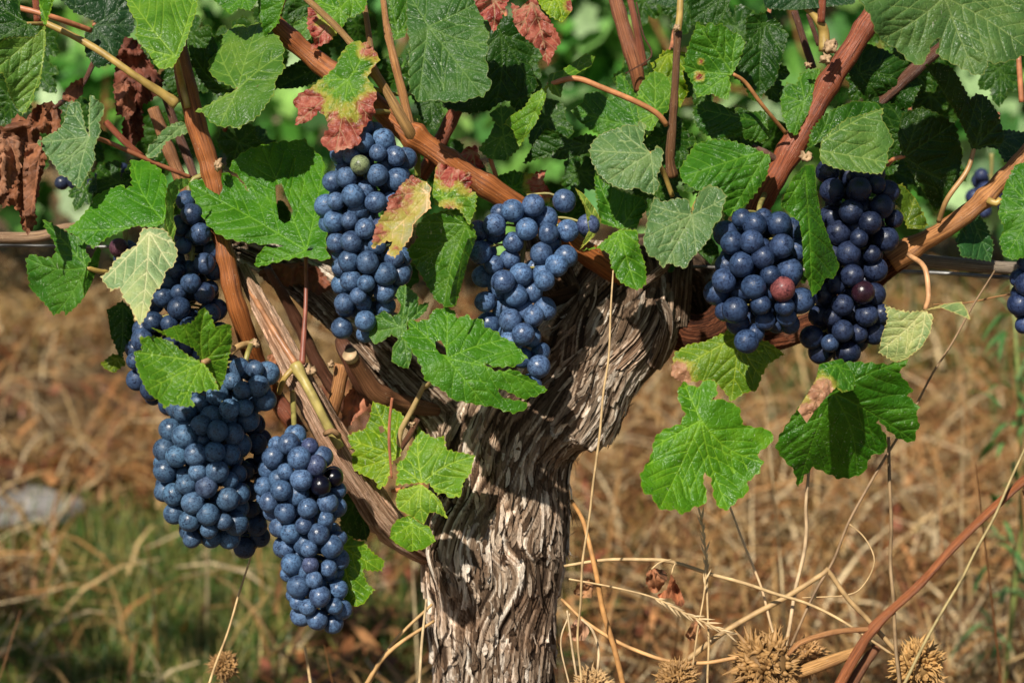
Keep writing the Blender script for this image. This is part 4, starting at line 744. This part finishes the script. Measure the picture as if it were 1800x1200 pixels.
# ------------------------------------------------------------------ grape bunches
def sphere_mesh(seed):
    bm = bmesh.new(); bmesh.ops.create_uvsphere(bm, u_segments=26, v_segments=18, radius=1); V = np.array([v.co for v in bm.verts]); F = [[v.index for v in f.verts] for f in bm.faces]; bm.free()
    V = V * (1 + .025 * noise(V[:, 0] * 1.2 + seed, V[:, 1] * 1.2, V[:, 2] * 1.2))[:, None]; V /= np.abs(V[:, 2]).max()
    me = mesh_from('berry', V, F); me.materials.append(M_BERRY); return me
BERRY = [sphere_mesh(i) for i in range(6)]
BLUE = (.086, .165, .268)
def pack(poly, r, dc, thick, seed, extra=()):
    """berries as (px,py,depth_px,r_px) filling a real volume whose outline is poly; dc, thick in px"""
    g = np.random.default_rng(seed); poly = np.asarray(P(poly), float); A, B = poly, np.roll(poly, -1, 0); mn, mx = poly.min(0), poly.max(0); pts = [tuple(e) for e in extra]
    arr = np.array(pts).reshape(-1, 4)
    def tryadd(x, y, z, rr, k):
        nonlocal arr
        if len(arr):
            dd = np.sqrt((arr[:, 0] - x) ** 2 + (arr[:, 1] - y) ** 2 + (arr[:, 2] - z) ** 2)
            if np.any(dd < k * (arr[:, 3] + rr)): return
        arr = np.vstack([arr, [[x, y, z, rr]]])
    for layer, (f0, f1, n) in enumerate([(.9, 1.0, 5200), (.5, .85, 2600), (-.1, .4, 1200), (-1., -.2, 1000)]):
        X = g.uniform(mn, mx, (n, 2)); ok = inside(X, poly); X = X[ok]; ed = segdist(X, A, B); ok = ed > r * .80; X, ed = X[ok], ed[ok]
        for (x, y), e in zip(X, ed):
            e2 = min(e - r * .8, thick); h = math.sqrt(max(0, thick * thick - (thick - e2) ** 2)); z = -h * g.uniform(f0, f1)
            tryadd(x, y, z, r * g.choice([.8, .95, 1, 1.03, 1.06, 1.1]), .86 if layer == 0 else .84)
    return arr
from mathutils import Quaternion
def bunch(label, arr, d, top, col, special={}, seed=0, stalk=None, dark=None, vis=100):
    t = thing('grape_bunch', label, 'grape bunch', W(top[0], top[1], d), 'bunches of blue grapes on the vine'); g = random.Random(seed); base = np.array(t.location)
    arr = arr[np.argsort(arr[:, 2])]; mbr = MB(); cx, cy = arr[:, 0].mean(), arr[:, 1].mean()
    mbs = MB()
    sp = {}
    for (sx, sy), c in special.items(): sp[int(np.argmin(np.hypot(arr[:, 0] - sx, arr[:, 1] - sy) + .15 * arr[:, 2]))] = c
    for i, (x, y, z, r) in enumerate(arr):
        p = W(x, y, d + z * S); kk = g.uniform(.82, 1.12); col_ = sp.get(i) or (col[0] * kk * g.uniform(.94, 1.06), col[1] * kk, col[2] * kk)
        if i not in sp and g.random() < .03: col_ = tuple(np.array(col_) * (1.1, .82, .85))
        axis = W(cx + (x - cx) * .1, y - 10, d + .0) ; out = Vector(p - axis) + Vector((g.gauss(0, .006), g.gauss(0, .006) - .004, g.gauss(0, .006) - .006))
        if i < vis:
            o = bpy.data.objects.new('berry', BERRY[g.randrange(6)]); C.objects.link(o); o.parent = t; o.location = p - base; o.scale = [r * S * g.uniform(.96, 1.03), r * S * g.uniform(.96, 1.03), r * S * g.uniform(.93, 1.06)]
            o.rotation_mode = 'QUATERNION'; o.rotation_quaternion = out.to_track_quat('Z', 'Y'); o.color = (*col_, 1)
        else:
            bm = BERRY[0]; V = np.empty(len(bm.vertices) * 3); bm.vertices.foreach_get('co', V); mbr.add(p + V.reshape(-1, 3) * r * S, [tuple(f.vertices) for f in bm.polygons])
        if i < vis and i % 2 == 0:
            q = np.array([p, p * .6 + axis * .4 + np.array([0, 0, .003]), axis]); V, F, st = tube_data(catmull(q, .003), np.full(len(catmull(q, .003)), .0008), 6); mbs.add(V, F, st=st)
    if mbr.n: o = mbr.put('berry', M_BERRY, t, color=tuple(c * .5 for c in col)); tag(o, kind='stuff')  # inner berries get a darker colour, painting the shade in the gaps
    ys = np.linspace(top[1], arr[:, 1].max() - 25, 8)
    q = np.array([W(np.average(arr[:, 0], weights=np.exp(-((arr[:, 1] - y) / 40) ** 2) + 1e-9), y, d) for y in ys]); pre = [W(a, b, c) for a, b, c in (stalk or [])]
    q = np.vstack([np.array(pre).reshape(-1, 3), q]); qq = catmull(q * 1000, 4) / 1000
    V, F, st = tube_data(qq, np.linspace(.0019, .0010, len(qq)), 8); mbs.add(V, F, st=st)
    mbs.put('stalk', M_STEM, t, color=(.22, .20, .06))
    return t
bunch('long shaded dark bunch at the left, partly behind the pale leaf and upright cane', pack('312,338 350,336 372,375 392,440 392,530 412,600 432,690 475,760 482,860 474,960 440,985 412,970 405,880 380,760 300,748 272,718 235,692 214,640 218,600 245,560 248,530 278,500 293,440 300,400', 18.5, 0, 55, 1), -.005, (340, 325), (.04, .075, .15), seed=1, stalk=[(385, 300, .0)])  # berry colour darkened to paint the shade this bunch hangs in
bunch('big rounded bunch at the lower left with many pale-bloomed berries', pack('300,700 360,690 398,642 430,616 472,628 490,660 484,722 452,742 432,800 438,850 436,910 420,962 400,966 385,955 350,974 308,955 288,905 268,850 266,800 282,750', 19, 0, 66, 2), -.045, (420, 620), BLUE, seed=2, stalk=[(445, 600, -.02)])
bunch('lowest hanging bunch, tapering to the left of the trunk, with a few shiny dark berries', pack('478,768 520,746 562,768 594,808 610,850 606,900 612,960 608,1020 618,1060 612,1108 560,1114 512,1088 498,1040 488,990 482,945 466,905 442,872 458,820 462,790', 18.3, 0, 58, 3), -.05, (525, 755), (.095, .175, .31), {(555, 838): (.02, .02, .045), (545, 872): (.015, .015, .035), (585, 835): (.02, .02, .05), (592, 850): (.015, .015, .035), (550, 790): (.06, .08, .17)}, 3, stalk=[(515, 690, -.02)])
bunch('middle-left bunch under the scorched leaf, with one green berry', pack('612,212 660,205 692,238 728,272 730,312 712,350 700,400 722,450 724,495 696,530 690,565 662,605 600,600 576,572 586,500 570,440 562,395 554,350 570,310 570,275 600,250', 19, 0, 62, 4, extra=[(633, 290, -62, 17)]), -.03, (650, 200), (.09, .165, .29), {(633, 290): (.23, .28, .13)}, 4, stalk=[(700, 200, -.005)])
mid = P('848,405 866,398 865,408 902,372 925,385 925,400 957,388 963,408 935,365 880,378 902,427 895,460 912,478 855,440 848,445 960,447 975,462 860,520 870,505 905,520 940,508 955,488 952,485 968,435 897,565 888,548 935,553 955,540 870,570 930,595 945,622 940,645 905,598 920,625 860,495 890,585 935,668 915,590 992,353 1032,396 880,500 920,545 1000,405 985,452 945,478 870,462')
arr = []
gg = np.random.default_rng(8)
for i, (x, y) in enumerate(mid):
    z = -12 - 14 * (1 - abs(x - 905) / 90) + gg.uniform(-10, 10); arr.append([x, y, z, 20 * gg.choice([.92, 1, 1.04]) if i < 45 else 17])
arr = np.array(arr)
for it in range(60):
    dv = arr[:, None, :3] - arr[None, :, :3]; ds = np.linalg.norm(dv, axis=-1) + np.eye(len(arr)) * 999; ov = np.clip(.93 * (arr[:, 3][:, None] + arr[:, 3][None]) - ds, 0, None)
    arr[:, :3] += (dv / ds[..., None] * ov[..., None]).sum(1) * .25 * (.35, .35, 1.3)
bunch('loose open bunch in the middle, in front of the trunk top', arr, -.025, (950, 372), (.095, .175, .32), seed=5, stalk=[(985, 400, -.01)])
cs = [(965, 378, -.03), (950, 410, -.03), (925, 445, -.03)]
bunch('plump bunch right of the trunk with a single red berry', pack('1262,400 1285,368 1330,362 1375,370 1412,378 1418,430 1416,480 1432,530 1420,570 1390,590 1345,588 1336,618 1312,626 1290,612 1290,585 1255,555 1240,510 1236,488 1262,460 1250,425', 21, 0, 66, 6, extra=[(1376, 508, -66, 21), (1312, 600, -40, 21)]), -.04, (1330, 365), (.042, .078, .165), {(1376, 508): (.26, .075, .07)}, 6, stalk=[(1345, 340, .0)])
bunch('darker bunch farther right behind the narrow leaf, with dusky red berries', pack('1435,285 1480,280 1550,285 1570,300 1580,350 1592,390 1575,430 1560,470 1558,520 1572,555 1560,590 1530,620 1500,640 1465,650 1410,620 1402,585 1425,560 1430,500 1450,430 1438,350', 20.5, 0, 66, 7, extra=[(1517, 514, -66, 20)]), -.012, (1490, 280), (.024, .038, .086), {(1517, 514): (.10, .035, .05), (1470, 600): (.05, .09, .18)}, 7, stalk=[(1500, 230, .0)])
bunch('bunch cut off by the right edge beside the weathered stick', pack('1795,445 1830,440 1850,600 1800,600 1774,560 1772,520 1776,470', 20, 0, 40, 8), -.04, (1815, 440), (.04, .07, .17), {}, 8, stalk=[(1815, 400, -.03)])
bunch('small dark bunch peeping out behind the pale leaf at left', pack('182,430 215,410 250,412 262,440 240,475 205,470', 18, 0, 30, 9), .005, (220, 405), (.06, .09, .17), {(195, 450): (.13, .05, .07)}, 9)
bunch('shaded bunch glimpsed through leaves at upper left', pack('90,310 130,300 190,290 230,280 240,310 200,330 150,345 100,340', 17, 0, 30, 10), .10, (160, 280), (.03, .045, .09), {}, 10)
bunch('blurred bunch behind the leaves at the upper right edge', pack('1690,300 1740,280 1790,300 1790,390 1750,400 1700,380', 20, 0, 35, 12), .35, (1745, 270), (.05, .07, .16), {}, 12)

# ------------------------------------------------------------------ trellis
def simple(name, pts, mat, label, cat, col=None, group=None, nphi=10, wob=0, ground=False, step=8, parts=None):
    q = catmull(np.array(pts, float), step); Q = W(q[:, 0], q[:, 1], q[:, 2]); r = q[:, 3] * .5 * S
    if wob:
        a = np.arange(len(q)) * step; off = np.stack([noise(a / 70, wob * 3.3), noise(a / 70, wob * 5.1, 2.), noise(a / 70, wob * 7.7, 4.)], -1) * .0012; Q = Q + off
    if ground is not False:
        p = Q[-1]; e = np.array([p[0] + ground[0], p[1] + ground[1], -.01]); k = np.linspace(0, 1, 14)[1:, None]; Q = np.vstack([Q, p * (1 - k) + e * k]); r = np.concatenate([r, np.full(13, r[-1])])
    V, F, st = tube_data(Q, r, nphi); o = put(name, V, F, mat, None, {'st': st}, color=col, origin=Q[-1])
    return tag(o, label, cat, group)
simple('weathered_stick', [(1590, 455, .03, 24), (1640, 462, .03, 24), (1720, 466, .03, 23), (1900, 474, .03, 24)], M_CANE, 'weathered grey-brown horizontal stick above the wire at right', 'stick', (.20, .16, .12), nphi=16, wob=1)
simple('weathered_stick', [(-60, 416, .04, 20), (30, 418, .04, 20), (80, 412, .04, 20), (115, 400, .04, 19), (190, 398, .05, 17)], M_CANE, 'brown crooked horizontal stick at the left edge', 'stick', (.27, .17, .10), nphi=16, wob=2)
simple('trellis_wire', [(-200, 430, .05, 6), (600, 440, .06, 6), (1200, 468, .06, 6.5), (1610, 478, .05, 7), (1760, 487, .04, 7), (2000, 492, .04, 7)], M_WIRE, 'thin grey trellis wire running below the horizontal sticks', 'wire', nphi=8)
simple('dry_stalk', [(1830, 510, .02, 4), (1760, 520, .02, 4), (1700, 532, .02, 3.5), (1640, 535, .02, 2.5)], M_STRAW, 'thin brown twig lying sideways above the pale leaf at right', 'twig', (.25, .13, .05), nphi=6)

# ------------------------------------------------------------------ dry weeds in front and beside the trunk
ST = (.50, .36, .19); STO = (.42, .22, .08); STD = (.22, .15, .08)
SG = 'dry stalks beside the trunk'
def stalk(pts, label, col=ST, ground=(0, 0), wob=1): return simple('dry_stalk', pts, M_STRAW, label, 'stalk', col, SG, 7, wob, ground, 6)
stalk([(1076, 478, -.075, 2.5), (1069, 620, -.08, 3.5), (1055, 760, -.075, 4), (1036, 900, -.065, 4), (1020, 1020, -.06, 4), (1018, 1120, -.05, 4), (1022, 1190, -.05, 4)], 'long thin straw stalk crossing in front of the trunk from the canopy')
stalk([(1003, 882, .02, 7), (1025, 920, .0, 8), (1042, 985, -.01, 9), (1056, 1050, -.01, 9.5), (1076, 1120, -.01, 10), (1096, 1200, -.01, 10)], 'thick tan stalk curving down just right of the trunk', STO)
simple('dry_stalk', [(990, 997, .0, 5), (1060, 986, -.005, 6), (1150, 982, -.01, 7), (1200, 990, -.01, 7), (1260, 1010, -.01, 6.5), (1350, 1035, -.01, 6), (1460, 1080, -.01, 5), (1565, 1148, -.01, 5)], M_STRAW, 'long straw arching sideways from the trunk to the right seed head', 'stalk', ST, SG, 7, 1)
def spike(axis, label, n, t0, seed, ground=False):
    q = catmull(np.array(axis, float), 5); Q = W(q[:, 0], q[:, 1], q[:, 2]); t = thing('grass_stem', label, 'grass stem', Q[-1], 'dry grass stems with seeds')
    if ground is not False:
        p = Q[-1]; e = np.array([p[0], p[1], -.01]); k = np.linspace(0, 1, 10)[1:, None]; Q2 = np.vstack([Q, p * (1 - k) + e * k])
    else: Q2 = Q
    V, F, st = tube_data(Q2, np.full(len(Q2), .0006), 6); put('stem', V, F, M_STRAW, t, {'st': st}, color=ST)
    g = np.random.default_rng(seed); mb = MB()
    for k in range(n):
        i = int(len(Q) * (t0[0] + (t0[1] - t0[0]) * k / n)); i = min(max(i, 1), len(Q) - 2); T = Q[i + 1] - Q[i - 1]; T /= np.linalg.norm(T); sd = np.cross(T, FWD) * (1 if k % 2 else -1) + g.normal(0, .25, 3)
        if t0[2] < 0: T = -T
        a = Q[i]; dr = T + g.uniform(.12, .5) * sd; dr /= np.linalg.norm(dr); L = g.uniform(.005, .011); qq = np.array([a + dr * L * u for u in np.linspace(0, 1, 6)])
        V, F, st = tube_data(qq, np.array([.0002, .0005, .0007, .0006, .0003, .0001]), 6); mb.add(V, F, st=st)
    mb.put('seed_spike', M_STRAW, t, color=(.55, .42, .25))
spike([(1000, 1017, -.01, 3), (1080, 1032, -.015, 3), (1150, 1050, -.02, 3), (1200, 1075, -.02, 3), (1285, 1115, -.02, 3)], 'drooping grass stem with a seed spike, right of the trunk base', 22, (.5, 1, 1), 1)
spike([(1232, 905, -.015, 3), (1241, 980, -.015, 3.5), (1238, 1040, -.015, 4), (1226, 1110, -.015, 4), (1215, 1190, -.015, 4)], 'upright grass stem with a narrow seed spike below the hanging leaf', 16, (.02, .5, -1), 2, True)
stalk([(1241, 985, -.012, 4), (1243, 1060, -.012, 4), (1246, 1200, -.012, 4)], 'thin upright straw close beside the upright grass spike')
stalk([(1280, 890, .0, 4), (1310, 965, .0, 4.5), (1335, 1025, .0, 4.5), (1356, 1090, .0, 5), (1385, 1200, .0, 5)], 'slanting straw below the large hanging leaf', (.55, .4, .24))
stalk([(1420, 828, .01, 5), (1416, 890, .01, 6), (1415, 950, .01, 7), (1392, 1080, .0, 7), (1368, 1200, .0, 7)], 'jointed straw with a dark node under the dark right leaf', (.45, .33, .2))
stalk([(1747, 478, .01, 3), (1700, 555, .01, 4), (1650, 640, .01, 4), (1600, 730, .01, 4.5), (1550, 812, .005, 5), (1490, 920, .0, 5), (1455, 1000, .0, 5), (1410, 1090, -.005, 5), (1372, 1180, -.005, 5)], 'longest slanting twig rising from the lower right to the weathered stick', (.24, .16, .09))
stalk([(1560, 770, .02, 6), (1565, 900, .015, 6.5), (1569, 1020, .01, 7), (1574, 1120, -.02, 7), (1580, 1200, -.03, 7)], 'dark speckled upright stalk in front of the right seed head', STD)
stalk([(1810, 770, .0, 4.5), (1750, 900, -.01, 5), (1700, 1000, -.02, 5), (1640, 1100, -.03, 5.5), (1585, 1210, -.035, 6)], 'thin grey-green stalk crossing the red-brown stem at lower right', (.30, .24, .11))
simple('dry_stalk', [(1195, 1170, .0, 10), (1300, 1092, .0, 10), (1380, 1050, .0, 10), (1448, 1006, .0, 9), (1458, 1003, .0, 9), (1500, 1060, .0, 9), (1575, 1145, .0, 9)], M_STRAW, 'thick straw bent sharply into a peak at lower right', 'stalk', (.40, .27, .13), SG, 8, 1)
simple('dry_stalk', [(1490, 918, .0, 2.5), (1520, 945, .0, 2.5), (1537, 985, -.005, 3), (1520, 1025, .0, 2.5), (1490, 1045, .0, 2.5), (1410, 1050, .0, 2)], M_STRAW, 'curled thread-like straw hanging at lower right', 'stalk', ST, SG, 6, 0)
stalk([(758, 1064, .0, 5), (705, 1115, .0, 6), (668, 1160, .0, 7), (640, 1215, .0, 9)], 'upper of two tan straws curving away left of the trunk base', (.45, .30, .14))
stalk([(762, 1093, -.01, 5), (705, 1130, -.01, 7), (665, 1165, -.01, 8), (635, 1215, -.01, 9)], 'lower of two tan straws curving away left of the trunk base', (.45, .28, .12))
stalk([(748, 1055, -.03, 4), (742, 1120, -.03, 5), (735, 1205, -.03, 5)], 'short upright straw against the left side of the trunk base', (.52, .40, .24))
stalk([(440, 978, .03, 3.5), (412, 1070, .02, 4), (385, 1150, .02, 4.5), (366, 1210, .02, 5)], 'thin straw hanging under the lower left bunch', ST)
stalk([(534, 1140, .08, 5), (540, 1170, .08, 6), (546, 1205, .08, 6)], 'short straw stub standing below the lowest bunch', ST)
simple('dry_stalk', [(985, 1055, .01, 5), (1030, 1095, .0, 6), (1090, 1130, -.005, 7), (1170, 1158, -.01, 7), (1240, 1163, -.01, 7), (1310, 1150, -.01, 7), (1400, 1140, -.005, 6)], M_STRAW, 'tan stem sagging between the trunk and the low seed heads', 'stalk', (.48, .28, .12), SG, 7, 1)
for i, (pts, lb) in enumerate([([(1000, 1080, -.02, 3), (985, 1130, -.02, 3), (1000, 1205, -.02, 3)], 'fine curved straw touching the right edge of the trunk base'), ([(995, 1075, -.03, 3.5), (1005, 1140, -.03, 4), (1015, 1205, -.03, 4)], 'fine straight straw beside the right edge of the trunk base'), ([(1020, 1090, -.02, 4), (1040, 1110, -.02, 4.5), (1052, 1150, -.02, 5), (1045, 1205, -.02, 5)], 'wavy straw rising from the leftmost low seed head')]): stalk(pts, lb, (.55, .42, .26))
# red-brown weed stem
t = thing('dry_weed', 'red-brown branching woody weed stem at the lower right', 'weed', down_to_ground(1475, 1210, .0))
V, F, st = tube_px([(1840, 810, .0, 13), (1795, 848, .0, 14), (1700, 935, .0, 15), (1620, 1022, -.005, 15.5), (1538, 1100, -.01, 17), (1505, 1150, -.01, 19), (1470, 1215, -.01, 20)], 6, 12, [(1538, 1103, .25), (1795, 845, .2)], 1.2, 3); V2 = V
put('stem', V, F, M_CANE, t, {'st': st}, color=(.26, .085, .028))
p0 = W(1470, 1215, -.01); qq = np.array([p0, (p0[0] - .03, p0[1], p0[2] * .5), (p0[0] - .05, p0[1], -.01)]); V, F, st = tube_data(catmull(qq, .02), np.full(len(catmull(qq, .02)), .004), 10); put('stem', V, F, M_CANE, t, {'st': st}, color=(.26, .085, .028))
for pts, cl in [([(1535, 1105, -.01, 9), (1470, 1110, -.015, 10), (1410, 1128, -.02, 9), (1385, 1150, -.02, 7)], (.42, .20, .08)), ([(1545, 1130, .0, 18), (1520, 1165, .0, 18), (1490, 1215, .0, 20)], (.20, .08, .035)), ([(1395, 1185, -.005, 20), (1450, 1165, -.005, 22), (1530, 1135, .0, 12)], (.46, .25, .09))]:
    V, F, st = tube_px(pts, 6, 10, (), 1., 4); put('branch', V, F, M_CANE, t, {'st': st}, color=cl)

def seed_head(px, py, d, r, label, seed, col=(.30, .175, .068)):
    c = W(px, py, d); t = thing('seed_head', label, 'seed head', (c[0], c[1], 0), 'spiky dry seed heads'); g = np.random.default_rng(seed); R0 = r * S * .9
    bm = bmesh.new(); bmesh.ops.create_icosphere(bm, subdivisions=3, radius=1); V = np.array([v.co for v in bm.verts]); F = [[v.index for v in f.verts] for f in bm.faces]; bm.free()
    V = V * (.72 + .1 * noise(V[:, 0] * 3, V[:, 1] * 3, V[:, 2] * 3 + seed))[:, None]; put('core', c + V * R0, F, M_STRAW, t, {'st': V}, color=tuple(k * .55 for k in col))
    mb = MB(); n = 560; k = np.arange(n) + .5; ph = np.arccos(1 - 2 * k / n); th = math.pi * (1 + 5 ** .5) * k
    for a, b in zip(ph, th):
        dr = np.array([math.cos(b) * math.sin(a), math.sin(b) * math.sin(a), math.cos(a)]) + g.normal(0, .12, 3); dr /= np.linalg.norm(dr); nz = float(noise(dr[0] * 1.8 + seed * 5, dr[1] * 1.8, dr[2] * 1.8)); L = R0 * g.uniform(.16, .40) * (1 + .6 * nz)
        if nz < -.62: continue
        L = L; bd = g.normal(0, .35, 3)
        s0 = c + dr * R0 * .70; qq = np.array([s0 + dr * L * u + bd * L * u * u for u in np.linspace(0, 1, 5)]); w_ = R0 * .07 * g.uniform(.7, 1.3)
        V, F, st = tube_data(qq, np.array([.8, 1.25, 1.0, .5, .08]) * w_, 5); mb.add(V, F, st=st)
    mb.put('spikes', M_STRAW, t, color=col)
    q = np.array([c - (0, 0, R0 * .5), (c[0] + .01, c[1], c[2] * .5), (c[0], c[1], -.01)]); V, F, st = tube_data(catmull(q, .02), np.full(len(catmull(q, .02)), .002), 8); put('stem', V, F, M_STRAW, t, {'st': st}, color=ST)
seed_head(395, 1168, .10, 30, 'small round seed head standing below the left bunches', 1)
seed_head(1042, 1205, -.03, 36, 'low spiky seed head cut by the bottom edge, nearest the trunk', 2, (.44, .29, .14))
seed_head(1190, 1195, -.02, 40, 'low spiky seed head at the bottom between trunk and the pair at right', 3)
seed_head(1345, 1172, -.01, 66, 'widest spiky seed head at the bottom, left of the red-brown stem', 4)
seed_head(1415, 1155, .01, 40, 'smaller seed head tucked behind the widest one', 6, (.38, .22, .09))
seed_head(1612, 1168, -.01, 52, 'rightmost round spiky seed head at the lower right', 5, (.40, .24, .09))

def withered(outline, j, d, label, col=(.26, .11, .05), pet=None):
    mb = MB(); panel(mb, outline, j, d, crumple=1.3, serr=2.5, tilt=(.2, -.2), spacing=4, folds=[((j[0], j[1]), (j[0] + 6, j[1] + 50), 1.5)]); o = mb.put('withered_leaf', M_DRY, None, color=col, origin=W(j[0], j[1], d)); tag(o, label, 'dead leaf', 'curled dead leaves among the stalks')
    if pet:
        V, F, st = tube_px([(j[0], j[1], d, 3)] + [(a, b, d, 3) for a, b in pet], 4, 6); put('petiole', V, F, M_STRAW, o, {'st': st}, color=ST)
withered('1137,1005 1150,998 1168,1002 1174,1015 1165,1030 1155,1042 1145,1040 1135,1025', (1145, 1000), -.02, 'curled brown leaf hooked under the arching straw, the left one of two', pet=[(1160, 988), (1180, 983)])
withered('1180,1008 1186,1020 1195,1035 1204,1058 1198,1066 1188,1062 1180,1050 1160,1052 1155,1045 1172,1036', (1181, 1008), -.015, 'curled brown leaf hooked under the arching straw, the right one of two', (.24, .09, .04), pet=[(1183, 998), (1187, 990)])
withered('1015,1025 1035,1018 1043,1030 1040,1050 1022,1050 1008,1042', (1036, 1020), -.01, 'crumpled brown leaf close to the right side of the trunk', (.25, .13, .06))
withered('1003,1100 1012,1088 1030,1090 1036,1110 1028,1125 1008,1126 998,1115', (1025, 1092), -.01, 'crumpled brown leaf near the trunk base above the low seed head', (.3, .17, .1))
withered('1205,1115 1215,1095 1228,1090 1232,1105 1222,1125 1210,1126', (1225, 1092), .0, 'small curled brown leaf beside the upright grass stems', (.27, .13, .06))
withered('1797,858 1806,850 1815,870 1806,885 1798,872', (1800, 852), .0, 'tiny dark dead leaf on the woody stem at the right edge', (.2, .1, .05))
# blurred green weeds at the right
def weed(px, py, d, h, label, seed):
    g = np.random.default_rng(seed); p = W(px, py, d); t = thing('weed', label, 'weed', (p[0], p[1], 0), 'green weeds behind the vine'); z = p[2] + h
    q = np.array([(p[0], p[1], -.01), (p[0] + .02, p[1], z * .5), (p[0] - .01, p[1], z)]); qq = catmull(q, .02); V, F, st = tube_data(qq, np.linspace(.004, .002, len(qq)), 7); put('stem', V, F, M_STEM, t, {'st': st}, color=(.16, .2, .06))
    mb = MB()
    for k in range(70):
        a = g.uniform(0, 6.283); b = np.array([p[0], p[1], z * g.uniform(.25, 1)]) + g.normal(0, .012, 3); L = g.uniform(.02, .055); wd = g.uniform(.002, .005); dr = np.array([math.cos(a), math.sin(a), g.uniform(-.2, .8)]); sd = np.array([-math.sin(a), math.cos(a), .3])
        VV = []
        for t_ in np.linspace(0, 1, 6):
            c = b + dr * L * t_ - np.array([0, 0, 1]) * L * .7 * t_ * t_; ww = wd * math.sin(math.pi * (.08 + .9 * t_)); VV += [c - sd * ww, c + sd * ww]
        mb.add(VV, [(2 * i, 2 * i + 1, 2 * i + 3, 2 * i + 2) for i in range(5)], rgb=np.tile(np.array([(.10, .24, .07), (.16, .26, .10), (.07, .18, .05)][k % 3]), (12, 1)))
    mb.put('foliage', M_BGLEAF, t)
weed(1775, 760, .75, .18, 'tall thin green weed, out of focus at the right edge', 1)
weed(1500, 560, 2.6, .10, 'blurred green weed far behind the right bunches', 3)
